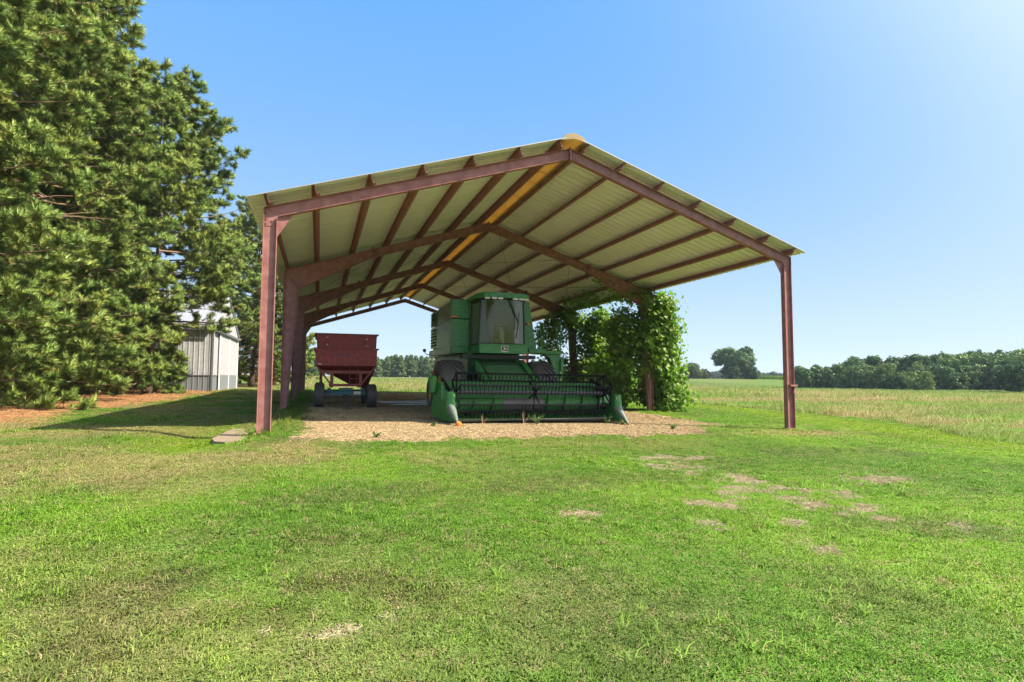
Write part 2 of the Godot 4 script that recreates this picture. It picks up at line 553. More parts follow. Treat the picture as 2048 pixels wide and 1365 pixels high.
	for s: float in [-1.0, 1.0]:
		var up := Vector3(s * SL, 1, 0).normalized()
		var x0 := 0.24
		var x1 := W + 0.33
		var b := MB.new()
		var prof: Array[Vector2] = []
		for r in 3:
			var c := sheet * (r + 0.5) / 3.0
			prof.append_array([Vector2(c - 0.03, 0.0), Vector2(c - 0.021, 0.036), Vector2(c + 0.021, 0.036), Vector2(c + 0.03, 0.0)])
			if r < 2:
				var h := sheet * (r + 1.0) / 3.0
				prof.append_array([Vector2(h - 0.012, 0.0), Vector2(h, 0.008), Vector2(h + 0.012, 0.0)])
		prof.push_front(Vector2(0.0, 0.0))
		prof.append(Vector2(sheet - 0.002, 0.0))
		var pt := func(px: float, q: Vector2) -> Vector3: return Vector3(s * px, roof_y(px) + 0.214 * sqrt(1.0 + SL * SL), -q.x) + up * q.y
		for i in prof.size() - 1:
			var a: Vector3 = pt.call(x0, prof[i])
			var c: Vector3 = pt.call(x1, prof[i])
			var d: Vector3 = pt.call(x1, prof[i + 1])
			var e: Vector3 = pt.call(x0, prof[i + 1])
			if s > 0.0: b.quad(a, c, d, e)
			else: b.quad(c, a, e, d)
			# lower skin, 3 mm below
			var o := up * -0.003
			if s > 0.0: b.quad(c + o, a + o, e + o, d + o)
			else: b.quad(a + o, c + o, d + o, e + o)
			b.quad(c, c + o, d + o, d)
		var me := b.mesh(Vector3.ZERO)
		for k in count:
			shared(t, "roof_sheet", me, m.sheet, Transform3D(Basis(), Vector3(0, 0, zf - sheet * k + 14.9)))
		# rake edge trim
		var rk := MB.new()
		for z in [zf + 0.012, zb - 0.012]:
			rk = MB.new()
			rk.bar(Vector3(s * x0, roof_y(x0) + 0.225, z), Vector3(s * x1, roof_y(x1) + 0.225, z), 0.02, 0.02, up)
			part(t, "rake_trim", rk, m.zinc)
	# foam batts that close the ridge
	var z := zf + 0.02
	var k := 0
	rng.seed = 11
	while z > zb + 0.3:
		var len := rng.randf_range(0.85, 1.5)
		len = minf(len, z - zb)
		var b := MB.new()
		var segs := maxi(3, int(len / 0.14))
		var prof := []
		for i in segs + 1:
			var ring := []
			var zz := z - (len - 0.02) * i / segs
			for q in [Vector2(-0.36, 0.06), Vector2(-0.27, 0.2), Vector2(-0.14, 0.25), Vector2(0, 0.285), Vector2(0.14, 0.25), Vector2(0.27, 0.2), Vector2(0.36, 0.06), Vector2(0.2, 0.10), Vector2(0.0, 0.135), Vector2(-0.2, 0.10)]:
				var r := 0.02 * n_fine.get_noise_3d(q.x * 6.0, q.y * 6.0, zz * 3.0)
				ring.append(Vector3(q.x * (1.0 + r), HR + 0.02 + q.y + r, zz))
			prof.append(ring)
		var nr: int = prof[0].size()
		for i in segs:
			for q in nr:
				var q2 := (q + 1) % nr
				b.quad(prof[i][q], prof[i][q2], prof[i + 1][q2], prof[i + 1][q])
		for e in [0, segs]:
			var mid := Vector3.ZERO
			for q in prof[e]: mid += q
			mid /= nr
			for q in nr:
				if e == 0: b.tri(mid, prof[e][(q + 1) % nr], prof[e][q])
				else: b.tri(mid, prof[e][q], prof[e][(q + 1) % nr])
		part(t, "ridge_batt", b, m.foam)
		z -= len + rng.randf_range(0.0, 0.03)
		k += 1
	# cross bracing rods under the roof and along the left wall
	for k2 in [1, 2]:
		var za = -BAY * k2
		var zc = -BAY * (k2 + 1)
		for s: float in [-1.0, 1.0]:
			for seg in [[6.6, 3.5], [3.5, 0.4]]:
				for flip in [0, 1]:
					var b := MB.new()
					var p := Vector3(s * seg[flip], roof_y(seg[flip]) - 0.06, za)
					var q := Vector3(s * seg[1 - flip], roof_y(seg[1 - flip]) - 0.06, zc)
					b.rod(p, q, 0.008, 5)
					part(t, "brace_rod", b, m.dark_steel)

# ---------------------------------------------------------------- wheels
func wheel(parent: Node, c: Vector3, r: float, w: float, rim_r: float, lugs: int, rim_mat: Material, out: float, tread := true) -> void:
	var wn := sub(parent, "wheel", c)
	var b := MB.new()
	var h := w * 0.5
	var ax := Vector3.RIGHT
	var kk := 0.935 if tread else 0.972
	var prof := [Vector2(rim_r, -h * 0.72), Vector2(rim_r + (r - rim_r) * 0.35, -h * 0.98), Vector2(r * 0.86, -h), Vector2(r * kk * 0.972, -h * 0.86), Vector2(r * kk * 0.993, -h * 0.5), Vector2(r * kk, 0), Vector2(r * kk * 0.993, h * 0.5), Vector2(r * kk * 0.972, h * 0.86), Vector2(r * 0.86, h), Vector2(rim_r + (r - rim_r) * 0.35, h * 0.98), Vector2(rim_r, h * 0.72)]
	b.lathe(c, ax, prof, 40)
	if tread:
		for s: float in [-1.0, 1.0]:
			for i in lugs:
				var a0 := TAU * (i + (0.5 if s > 0.0 else 0.0)) / lugs
				var pts := []
				for j in 4:
					var f := j / 3.0
					var x := s * lerpf(0.02, h * 0.97, f)
					var a := a0 + lerpf(0.0, 0.62 * w / r, f)
					var rr := r * lerpf(1.0, 0.955, f * f)
					pts.append([a, x, rr])
				for j in 3:
					var q := []
					for e in [pts[j], pts[j + 1]]:
						for da in [-0.035, 0.035]:
							var a: float = e[0] + da * 0.95 / r
							q.append(c + Vector3(e[1], cos(a) * e[2], sin(a) * e[2]))
							q.append(c + Vector3(e[1], cos(a) * e[2] * 0.91, sin(a) * e[2] * 0.91))
					var mid = (q[0] + q[7]) * 0.5 - (q[0] - c).normalized() * 0.02
					b.out_quad(mid, q[0], q[2], q[6], q[4])
					b.out_quad(mid, q[0], q[1], q[5], q[4])
					b.out_quad(mid, q[2], q[3], q[7], q[6])
					if j == 2: b.out_quad(mid, q[4], q[5], q[7], q[6])
					if j == 0: b.out_quad(mid, q[0], q[1], q[3], q[2])
	else:
		for gx in [-0.55, -0.2, 0.2, 0.55]:
			b.lathe(c + ax * (h * gx), ax, [Vector2(r * 0.955, -h * 0.13), Vector2(r, -h * 0.11), Vector2(r, h * 0.11), Vector2(r * 0.955, h * 0.13)], 40)
	part(wn, "tyre", b, m.rubber)
	var d := MB.new()
	d.lathe(c, ax * out, [Vector2(rim_r + 0.012, -h * 0.7), Vector2(rim_r + 0.02, h * 0.74), Vector2(rim_r - 0.03, h * 0.74), Vector2(rim_r - 0.05, h * 0.35), Vector2(rim_r * 0.45, h * 0.2), Vector2(rim_r * 0.4, h * 0.42), Vector2(0.0, h * 0.44)], 28)
	for i in 8:
		var a := TAU * i / 8.0
		d.lathe(c + Vector3(0, cos(a), sin(a)) * rim_r * 0.3 + ax * out * h * 0.42, ax * out, [Vector2(0.02, 0), Vector2(0.02, 0.03), Vector2(0, 0.03)], 6)
	part(wn, "rim", d, rim_mat)

# ---------------------------------------------------------------- combine harvester
func build_combine() -> void:
	var cx := -0.26
	var g := ground(cx, -5.6)
	var t := thing("combine_harvester", Vector3(cx, g, -5.6), "green combine harvester parked under the roof with black reel header in front", "combine harvester")
	var G: Material = m.green
	# wheels
	for s: float in [-1.0, 1.0]:
		wheel(t, Vector3(cx + s * 1.62, g + 0.95, -5.7), 0.96, 0.82, 0.42, 22, m.yellow, s)
		wheel(t, Vector3(cx + s * 1.3, ground(cx + s * 1.3, -10.0) + 0.63, -10.0), 0.64, 0.40, 0.31, 18, m.yellow, s)
	var b := MB.new()
	b.cbox(Vector3(cx, g + 0.95, -5.7), Vector3(2.5, 0.4, 0.4), 0.03)
	b.cbox(Vector3(cx, 0.72, -10.0), Vector3(2.3, 0.24, 0.24), 0.02)
	part(t, "axle", b, m.green)
	# hull below the tank
	b = MB.new()
	b.extr(PackedVector2Array([Vector2(-5.75, 1.35), Vector2(-5.75, 2.12), Vector2(-11.6, 2.12), Vector2(-12.0, 1.5), Vector2(-11.2, 0.95), Vector2(-8.0, 0.75), Vector2(-6.3, 1.0)]), Vector3(cx, 0, 0), Vector3(0, 0, 1), Vector3.UP, 1.9)
	part(t, "separator_housing", b, m.green)
	# upper body
	b = MB.new()
	b.hexa(Vector3(-1.55, 2.12, -6.45), Vector3(-1.55, 2.12, -10.4), Vector3(1.05, 2.12, -10.4), Vector3(1.05, 2.12, -6.45), Vector3(-1.45, 3.95, -6.45), Vector3(-1.45, 3.86, -10.3), Vector3(0.95, 3.86, -10.3), Vector3(0.95, 3.95, -6.45))
	part(t, "grain_tank", b, G)
	# left side panels with louvres (glossy paint)
	b = MB.new()
	b.hexa(Vector3(-1.72, 2.36, -6.22), Vector3(-1.56, 2.36, -6.22), Vector3(-1.56, 2.36, -8.7), Vector3(-1.72, 2.36, -8.7), Vector3(-1.70, 3.3, -6.22), Vector3(-1.5, 3.3, -6.22), Vector3(-1.5, 3.26, -8.7), Vector3(-1.70, 3.26, -8.7))
	part(t, "side_panel", b, m.gloss_green)
	b = MB.new()
	b.hexa(Vector3(-1.70, 3.31, -6.22), Vector3(-1.5, 3.31, -6.22), Vector3(-1.5, 3.28, -8.7), Vector3(-1.70, 3.28, -8.7), Vector3(-1.66, 3.98, -6.22), Vector3(-1.45, 3.98, -6.22), Vector3(-1.45, 3.9, -8.7), Vector3(-1.66, 3.9, -8.7))
	part(t, "side_panel", b, m.gloss_green)
	b = MB.new()
	b.hexa(Vector3(-1.74, 2.1, -6.22), Vector3(-1.5, 2.1, -6.22), Vector3(-1.5, 2.02, -10.2), Vector3(-1.74, 2.02, -10.2), Vector3(-1.73, 2.35, -6.22), Vector3(-1.5, 2.35, -6.22), Vector3(-1.5, 2.33, -10.2), Vector3(-1.73, 2.33, -10.2))
	part(t, "side_skirt", b, m.gloss_green)
	for y in [2.42, 3.3]:
		b = MB.new()
		var hh := 0.84 if y < 3.0 else 0.6
		b.box(Vector3(-1.6, y + hh * 0.5, -9.42), Vector3(0.16, hh, 1.4))
		var lp := part(t, "louvre_panel", b, m.gloss_green)
		for i in 6:
			var l := MB.new()
			var yy: float = y + hh * (0.14 + 0.145 * i)
			l.hexa(Vector3(-1.735, yy - 0.03, -8.86), Vector3(-1.68, yy - 0.03, -8.86), Vector3(-1.68, yy - 0.03, -9.98), Vector3(-1.735, yy - 0.03, -9.98), Vector3(-1.69, yy + 0.03, -8.86), Vector3(-1.68, yy + 0.03, -8.86), Vector3(-1.68, yy + 0.03, -9.98), Vector3(-1.69, yy + 0.03, -9.98))
			part(lp, "slat", l, m.pale_green)
	# front bulkhead left of the cab
	b = MB.new()
	b.cbox(Vector3(-1.34, 3.66, -6.2), Vector3(0.76, 0.68, 0.3), 0.02)
	part(t, "front_panel", b, G)
	b = MB.new()
	b.cbox(Vector3(-1.345, 2.81, -6.2), Vector3(0.77, 0.99, 0.3), 0.02)
	var fp := part(t, "front_panel", b, G)
	b = MB.new()
	b.cbox(Vector3(-1.06, 3.02, -6.04), Vector3(0.05, 0.24, 0.03), 0.008)
	part(fp, "handle", b, m.black)
	b = MB.new()
	b.cbox(Vector3(-1.44, 2.2, -6.04), Vector3(0.62, 0.23, 0.24), 0.02)
	b.cbox(Vector3(-0.93, 2.2, -5.9), Vector3(0.34, 0.23, 0.4), 0.02)
	part(t, "platform", b, G)
	b = MB.new()
	b.rod(Vector3(-0.93, 2.3, -5.72), Vector3(-0.96, 3.28, -6.02), 0.012)
	b.rod(Vector3(-0.96, 3.28, -6.02), Vector3(-1.35, 3.3, -6.02), 0.012)
	part(t, "grab_rail", b, G)
	# right of the cab
	b = MB.new()
	b.hexa(Vector3(0.95, 2.3, -6.35), Vector3(1.42, 2.3, -6.35), Vector3(1.42, 2.3, -5.95), Vector3(0.95, 2.3, -5.95), Vector3(0.9, 4.0, -6.35), Vector3(1.14, 4.0, -6.35), Vector3(1.14, 4.0, -5.95), Vector3(0.9, 4.0, -5.95))
	part(t, "front_panel", b, G)
	b = MB.new()
	b.cbox(Vector3(1.28, 2.2, -5.9), Vector3(0.62, 0.17, 0.7), 0.02)
	b.cbox(Vector3(1.85, 2.16, -6.0), Vector3(0.98, 0.12, 0.6), 0.02)
	b.extr(PackedVector2Array([Vector2(1.7, 2.1), Vector2(2.34, 2.1), Vector2(2.34, 1.75), Vector2(2.27, 1.0), Vector2(2.02, 1.0), Vector2(2.0, 1.75), Vector2(1.9, 1.98)]), Vector3(0, 0, -6.0), Vector3.RIGHT, Vector3.UP, 0.35)
	part(t, "ladder_platform", b, G)
	for q in [[Vector3(1.55, 2.2, -5.75), Vector3(1.5, 3.2, -5.75)], [Vector3(2.3, 2.2, -5.75), Vector3(2.3, 3.25, -5.75)], [Vector3(1.95, 2.2, -6.25), Vector3(1.95, 3.05, -6.25)]]:
		b = MB.new()
		var p0: Vector3 = q[0]
		var p1: Vector3 = q[1]
		b.tube([p0, p1, p1 + Vector3(0.03, 0.08, -0.05), p1 + Vector3(0.05, 0.09, -0.3), p1 + Vector3(0.05, 0.0, -0.42), p0 + Vector3(0.05, 0, -0.42)], [0.018, 0.018, 0.018, 0.018, 0.018, 0.018], 6)
		part(t, "handrail", b, G)
	b = MB.new()
	for i in 4:
		b.box(Vector3(2.36, 0.55 + 0.4 * i, -6.0), Vector3(0.14, 0.03, 0.5))
	for e in [-0.26, 0.26]: b.box(Vector3(2.36, 1.2, -6.0 + e), Vector3(0.1, 1.5, 0.03))
	part(t, "ladder", b, m.green)
	# cab
	var cab := sub(t, "cab", Vector3(-0.22, 2.05, -5.4))
	b = MB.new()
	b.cbox(Vector3(-0.23, 2.2, -5.35), Vector3(1.72, 0.3, 1.3), 0.03)
	part(cab, "cab_base", b, G)
	b = MB.new()
	b.box(Vector3(-0.23, 2.345, -4.72), Vector3(1.74, 0.035, 0.06))
	b.box(Vector3(-0.23, 2.07, -4.71), Vector3(1.70, 0.03, 0.05))
	part(cab, "sill", b, G)
	# front and side glass: bottom line, top line
	var bot := [Vector3(-1.06, 2.38, -5.95), Vector3(-1.05, 2.38, -5.0), Vector3(-0.62, 2.38, -4.74), Vector3(0.16, 2.38, -4.74), Vector3(0.60, 2.38, -5.0), Vector3(0.62, 2.38, -5.95)]
	var top := [Vector3(-1.02, 3.88, -5.95), Vector3(-0.98, 3.88, -4.94), Vector3(-0.58, 3.88, -4.66), Vector3(0.12, 3.88, -4.66), Vector3(0.54, 3.88, -4.94), Vector3(0.58, 3.88, -5.95)]
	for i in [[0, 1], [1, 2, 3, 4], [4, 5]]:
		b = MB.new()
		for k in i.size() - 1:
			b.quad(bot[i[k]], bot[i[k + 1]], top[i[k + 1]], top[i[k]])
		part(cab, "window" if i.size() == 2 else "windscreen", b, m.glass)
	b = MB.new()
	for k in [0, 1, 4, 5]:
		b.rod(bot[k], top[k], 0.035, 6)
	for k in 5:
		b.rod(bot[k], bot[k + 1], 0.022, 5)
		b.rod(top[k], top[k + 1], 0.03, 5)
	part(cab, "cab_frame", b, m.black)
	b = MB.new()
	b.box(Vector3(-0.22, 3.1, -6.0), Vector3(1.6, 1.5, 0.06))
	part(cab, "rear_wall", b, m.cab_trim)
	b = MB.new()
	b.cbox(Vector3(-0.2, 2.7, -5.6), Vector3(0.5, 0.14, 0.5), 0.04)
	b.cbox(Vector3(-0.2, 3.05, -5.8), Vector3(0.48, 0.62, 0.12), 0.04)
	b.box(Vector3(-0.2, 2.5, -5.6), Vector3(0.3, 0.3, 0.3))
	part(cab, "seat", b, m.seat)
	b = MB.new()
	b.tube([Vector3(-0.2, 2.36, -5.0), Vector3(-0.2, 2.95, -5.15)], [0.06, 0.05], 8)
	b.cbox(Vector3(-0.2, 2.62, -5.05), Vector3(0.16, 0.5, 0.06), 0.02)
	for i in 20:
		var a := TAU * i / 20.0
		var a2 := TAU * (i + 1) / 20.0
		b.rod(Vector3(-0.2 + 0.2 * cos(a), 3.0 + 0.06 * sin(a), -5.17 + 0.19 * sin(a)), Vector3(-0.2 + 0.2 * cos(a2), 3.0 + 0.06 * sin(a2), -5.17 + 0.19 * sin(a2)), 0.014, 5)
	part(cab, "steering_column", b, m.grey_trim)
	b = MB.new()
	b.cbox(Vector3(0.38, 2.65, -5.5), Vector3(0.2, 0.5, 0.7), 0.03)
	part(cab, "console", b, m.grey_trim)
	# roof
	b = MB.new()
	var rp := PackedVector2Array([Vector2(-1.16, -6.35), Vector2(-1.18, -5.0), Vector2(-0.98, -4.55), Vector2(-0.8, -4.47), Vector2(0.42, -4.47), Vector2(0.6, -4.55), Vector2(0.74, -5.0), Vector2(0.72, -6.35)])
	b.extr(rp, Vector3(0, 3.97, 0), Vector3.RIGHT, Vector3(0, 0, 1), 0.13)
	var rp2 := PackedVector2Array()
	for q in rp: rp2.append(Vector2(-0.22 + (q.x + 0.22) * 0.93, -5.4 + (q.y + 5.4) * 0.93))
	b.extr(rp2, Vector3(0, 4.055, 0), Vector3.RIGHT, Vector3(0, 0, 1), 0.05)
	var roof := part(cab, "cab_roof", b, G)
	for x in [-0.86, -0.64, -0.42, 0.1, 0.31, 0.5]:
		b = MB.new()
		b.cbox(Vector3(x, 3.89, -4.53 - (0.05 if absf(x + 0.2) > 0.6 else 0.0)), Vector3(0.17, 0.085, 0.08), 0.012)
		part(roof, "work_light", b, m.lamp_glass)
	b = MB.new()
	b.rod(Vector3(-0.12, 3.86, -4.62), Vector3(0.24, 3.1, -4.66), 0.014)
	b.rod(Vector3(-0.06, 3.86, -4.62), Vector3(0.28, 3.08, -4.66), 0.012)
	b.bar(Vector3(0.3, 3.42, -4.69), Vector3(0.2, 2.58, -4.71), 0.02, 0.03)
	part(cab, "wiper", b, m.black)
	# badge: pale rounded frame, dark field, pale leaping deer
	b = MB.new()
	var bx := -0.21
	var by := 2.2
	var rr := PackedVector2Array()
	for q in [Vector2(1, 1), Vector2(-1, 1), Vector2(-1, -1), Vector2(1, -1)]:
		for i in 5:
			var a := atan2(q.y, q.x) - PI / 4.0 + PI / 2.0 * i / 4.0
			rr.append(Vector2(q.x * 0.085 + 0.04 * cos(a), q.y * 0.065 + 0.04 * sin(a)))
	b.extr(rr, Vector3(bx, by, -4.695), Vector3.RIGHT, Vector3.UP, 0.012)
	var badge := part(t, "badge", b, m.cream)
	b = MB.new()
	var rs := PackedVector2Array()
	for q in rr: rs.append(q * Vector2(0.86, 0.84))
	b.extr(rs, Vector3(bx, by, -4.687), Vector3.RIGHT, Vector3.UP, 0.01)
	part(badge, "badge_field", b, m.badge_dark)
	b = MB.new()
	var deer := PackedVector2Array([Vector2(-0.085, -0.055), Vector2(-0.03, -0.005), Vector2(-0.025, 0.03), Vector2(-0.05, 0.045), Vector2(-0.035, 0.055), Vector2(-0.03, 0.08), Vector2(-0.015, 0.055), Vector2(0.0, 0.03), Vector2(0.012, 0.02), Vector2(0.04, 0.03), Vector2(0.052, 0.045), Vector2(0.052, 0.015), Vector2(0.085, -0.02), Vector2(0.05, -0.01), Vector2(0.0, -0.012), Vector2(-0.05, -0.04)])
	b.extr(deer, Vector3(bx, by, -4.681), Vector3.RIGHT, Vector3.UP, 0.008)
	b.box(Vector3(bx, by - 0.075, -4.681), Vector3(0.17, 0.022, 0.008))
	part(badge, "badge_emblem", b, m.cream)
	# warning lamps, mirrors
	for q in [[Vector3(-1.66, 3.36, -5.98), Vector3(0.2, 0.07, 0.08)], [Vector3(1.06, 3.2, -5.85), Vector3(0.12, 0.09, 0.1)]]:
		b = MB.new()
		b.cbox(q[0], q[1], 0.02)
		part(t, "warning_lamp", b, m.amber)
	b = MB.new()
	b.tube([Vector3(-1.75, 2.05, -6.6), Vector3(-2.2, 2.03, -6.8), Vector3(-2.45, 2.06, -6.9), Vector3(-2.52, 2.16, -6.9)], [0.014, 0.014, 0.014, 0.014], 6)
	b.lathe(Vector3(-2.52, 2.2, -6.95), Vector3(0, 0, 1), [Vector2(0, 0), Vector2(0.05, 0.01), Vector2(0.065, 0.06), Vector2(0.06, 0.09), Vector2(0, 0.09)], 14)
	part(t, "side_lamp", b, m.black)
	b = MB.new()
	b.lathe(Vector3(-1.75, 1.42, -9.3), Vector3(-0.2, 0, 1), [Vector2(0, 0), Vector2(0.085, 0), Vector2(0.085, 0.05), Vector2(0.05, 0.07), Vector2(0, 0.07)], 16)
	part(t, "tail_reflector", b, m.amber)
	b = MB.new()
	b.bar(Vector3(-1.2, 1.42, -9.35), Vector3(-1.75, 1.42, -9.35), 0.08, 0.12)
	part(t, "reflector_arm", b, m.green)
	# feeder house
	b = MB.new()
	b.hexa(Vector3(-0.92, 0.25, -3.62), Vector3(-0.92, 1.05, -5.8), Vector3(0.48, 1.05, -5.8), Vector3(0.48, 0.25, -3.62), Vector3(-0.92, 1.0, -3.62), Vector3(-0.92, 1.85, -5.6), Vector3(0.48, 1.85, -5.6), Vector3(0.48, 1.0, -3.62))
	var fh := part(t, "feeder_house", b, m.dusty_green)
	b = MB.new()
	b.cbox(Vector3(-0.22, 1.62, -5.0), Vector3(1.1, 0.04, 0.06), 0.01, Basis(Vector3.RIGHT, 0.4))
	part(fh, "cover_rib", b, m.dusty_green)
	for x in [-1.05, 0.62]:
		b = MB.new()
		b.bar(Vector3(x, 1.78, -5.4), Vector3(x, 0.95, -3.7), 0.16, 0.2)
		part(t, "lift_arm", b, G)
		b = MB.new()
		b.tube([Vector3(x + 0.14, 1.8, -5.5), Vector3(x + 0.15, 1.4, -4.5), Vector3(x + 0.12, 1.0, -3.65)], [0.03, 0.03, 0.03], 6)
		part(t, "hose", b, m.black)
	b = MB.new()
	b.box(Vector3(cx, 1.95, -5.3), Vector3(2.6, 0.12, 0.5))
	b.rod(Vector3(-1.15, 1.1, -5.2), Vector3(-1.15, 2.0, -5.2), 0.02)
	part(t, "cab_mount", b, m.black)
	build_header(t)

func build_header(t: Node3D) -> void:
	var hx := 0.0
	var h := sub(t, "header", Vector3(hx, ground(0, -2.8), -2.9))
	var x0 := -2.55
	var x1 := 2.55
	var tilt := -0.0205  # follows the floor
	var gy := func(x: float) -> float: return -0.07 + tilt * x
	var G: Material = m.green
	var b := MB.new()
	# back sheet and trough
	var prof := [Vector2(-3.55, 1.10), Vector2(-3.50, 1.10), Vector2(-3.48, 0.34), Vector2(-3.30, 0.16), Vector2(-2.75, 0.12), Vector2(-2.36, 0.10), Vector2(-2.36, 0.07), Vector2(-3.4, 0.07), Vector2(-3.55, 0.3)]
	b.extr(PackedVector2Array(prof), Vector3(hx, gy.call(hx), 0), Vector3(0, 0, 1), Vector3.UP, x1 - x0)
	part(h, "trough", b, G)
	b = MB.new()
	b.cbox(Vector3(hx, 1.05, -3.56), Vector3(x1 - x0 + 0.1, 0.14, 0.14), 0.015)
	part(h, "top_beam", b, G)
	b = MB.new()
	b.cbox(Vector3(hx, 0.80, -3.475), Vector3(x1 - x0 - 0.1, 0.03, 0.03), 0.008)
	b.cbox(Vector3(-0.22, 0.5, -3.46), Vector3(1.5, 0.5, 0.02), 0.005)
	part(h, "stripper_bar", b, m.green)
	# cutter bar and guards
	b = MB.new()
	b.box(Vector3(hx, gy.call(hx) + 0.095, -2.33), Vector3(x1 - x0, 0.03, 0.1))
	var n := 68
	for i in n:
		var x := x0 + (x1 - x0) * (i + 0.5) / n
		b.hexa(Vector3(x - 0.018, 0.06 + gy.call(x), -2.3), Vector3(x + 0.018, 0.06 + gy.call(x), -2.3), Vector3(x + 0.004, 0.075 + gy.call(x), -2.17), Vector3(x - 0.004, 0.075 + gy.call(x), -2.17), Vector3(x - 0.018, 0.11 + gy.call(x), -2.3), Vector3(x + 0.018, 0.11 + gy.call(x), -2.3), Vector3(x + 0.004, 0.085 + gy.call(x), -2.17), Vector3(x - 0.004, 0.085 + gy.call(x), -2.17))
	part(h, "cutter_bar", b, m.worn_steel)
	# auger
	b = MB.new()
	b.lathe(Vector3(x0 + 0.05, 0.42, -3.0), Vector3.RIGHT, [Vector2(0, 0), Vector2(0.2, 0), Vector2(0.2, x1 - x0 - 0.1), Vector2(0, x1 - x0 - 0.1)], 20)
	var au := part(h, "auger", b, G)
	for s: float in [-1.0, 1.0]:
		b = MB.new()
		var steps := 110
		for i in steps:
			var p := []
			for k in [i, i + 1]:
				var f = k / float(steps)
				var a: float = s * f * TAU * 3.4
				var x: float = hx - 0.22 + s * lerpf(2.62, 0.62, f) + 0.1 * s * 0.0
				x = clampf(x, x0 + 0.05, x1 - 0.05)
				p.append(Vector3(x, 0.42 + 0.19 * cos(a), -3.0 + 0.19 * sin(a)))
				p.append(Vector3(x, 0.42 + 0.31 * cos(a), -3.0 + 0.31 * sin(a)))
			b.hexa(p[0], p[1], p[3], p[2], p[0] + Vector3(0.008, 0, 0), p[1] + Vector3(0.008, 0, 0), p[3] + Vector3(0.008, 0, 0), p[2] + Vector3(0.008, 0, 0))
		part(au, "flighting", b, m.flight)
	b = MB.new()
	b.lathe(Vector3(-0.85, 0.42, -3.0), Vector3.RIGHT, [Vector2(0.205, 0), Vector2(0.205, 1.3)], 20)
	for i in 14:
		var a := i * 2.4
		var x := -0.78 + 0.085 * i
		b.rod(Vector3(x, 0.42 + 0.19 * cos(a), -3.0 + 0.19 * sin(a)), Vector3(x, 0.42 + 0.34 * cos(a), -3.0 + 0.34 * sin(a)), 0.009, 5)
	part(au, "finger_drum", b, m.worn_steel)
	# reel
	var rl := sub(h, "reel", Vector3(-0.05, 0.8, -2.45))
	var rc := Vector3(-0.05, 0.80, -2.48)
	var ra := -2.42
	var rb := 2.32
	b = MB.new()
	b.tube([Vector3(ra, rc.y + 0.03, rc.z), Vector3(rb, rc.y - 0.03, rc.z)], [0.065, 0.065], 14)
	part(rl, "reel_tube", b, m.reel_tube)
	for i in 6:
		var a := deg_to_rad(82.0 + 60.0 * i)
		var y := rc.y + 0.55 * sin(a)
		var z := rc.z + 0.55 * cos(a)
		b = MB.new()
		b.bar(Vector3(ra, y + 0.03, z), Vector3(rb, y - 0.03, z), 0.045, 0.04)
		part(rl, "bat", b, m.reel_black)
		b = MB.new()
		var nt := 42
		for k in nt:
			var x := ra + 0.05 + (rb - ra - 0.1) * k / (nt - 1)
			var yy := y - 0.03 * (x - rc.x) / 2.4
			b.bar(Vector3(x, yy, z), Vector3(x, yy - 0.26, z - 0.05), 0.024, 0.014, Vector3(0, 0, 1))
			b.bar(Vector3(x + 0.045, yy - 0.015, z), Vector3(x + 0.045, yy - 0.05, z), 0.016, 0.01, Vector3(0, 0, 1))
		b.bar(Vector3(ra, y - 0.02 + 0.03, z - 0.03), Vector3(rb, y - 0.02 - 0.03, z - 0.03), 0.012, 0.02)
		var tr := part(rl, "tine_row", b, m.reel_black)
		tr.set_meta("kind", "stuff")
	for x in [ra + 0.02, 0.0, rb - 0.02]:
		b = MB.new()
		for i in 6:
			var a := deg_to_rad(82.0 + 60.0 * i)
			var a2 := deg_to_rad(142.0 + 60.0 * i)
			var p := Vector3(x, rc.y + 0.55 * sin(a), rc.z + 0.55 * cos(a))
			b.bar(Vector3(x, rc.y, rc.z), p, 0.05, 0.02, Vector3.RIGHT)
			if x != 0.0:
				b.bar(p, Vector3(x, rc.y + 0.55 * sin(a2), rc.z + 0.55 * cos(a2)), 0.05, 0.016, Vector3.RIGHT)
		b.lathe(Vector3(x - 0.03, rc.y, rc.z), Vector3.RIGHT, [Vector2(0, 0), Vector2(0.13, 0), Vector2(0.13, 0.06), Vector2(0, 0.06)], 16)
		part(rl, "spider", b, m.reel_black)
	# reel arms
	for s: float in [-1.0, 1.0]:
		b = MB.new()
		var ax: float = -2.56 if s < 0.0 else 2.44
		b.bar(Vector3(ax, 1.18, -3.6), Vector3(ax, 0.84, -2.45), 0.07, 0.09)
		b.bar(Vector3(ax, 0.7, -3.4), Vector3(ax, 0.98, -2.9), 0.05, 0.05)
		b.lathe(Vector3(ax - 0.04, 0.83, -2.47), Vector3.RIGHT, [Vector2(0, 0), Vector2(0.1, 0), Vector2(0.1, 0.08), Vector2(0, 0.08)], 14)
		part(h, "reel_arm", b, m.reel_black)
	# dividers
	for s: float in [-1.0, 1.0]:
		var dv := sub(h, "divider", Vector3(s * 2.6, 0, -2.6))
		var gx: float = gy.call(s * 2.6)
		var xi := s * 2.55
		var xo := s * 2.72
		b = MB.new()
		# end sheet: outline in z/y, flared outwards at the rear
		var ol := [Vector2(-1.86, 0.06), Vector2(-2.16, 0.50), Vector2(-2.20, 0.84), Vector2(-2.42, 0.84), Vector2(-2.62, 0.56), Vector2(-2.86, 0.60), Vector2(-3.02, 1.0), Vector2(-3.2, 1.12), Vector2(-3.62, 1.12), Vector2(-3.66, 0.35), Vector2(-3.5, 0.14), Vector2(-2.7, 0.03)]
		var pl := PackedVector2Array(ol)
		var idx := Geometry2D.triangulate_polygon(pl)
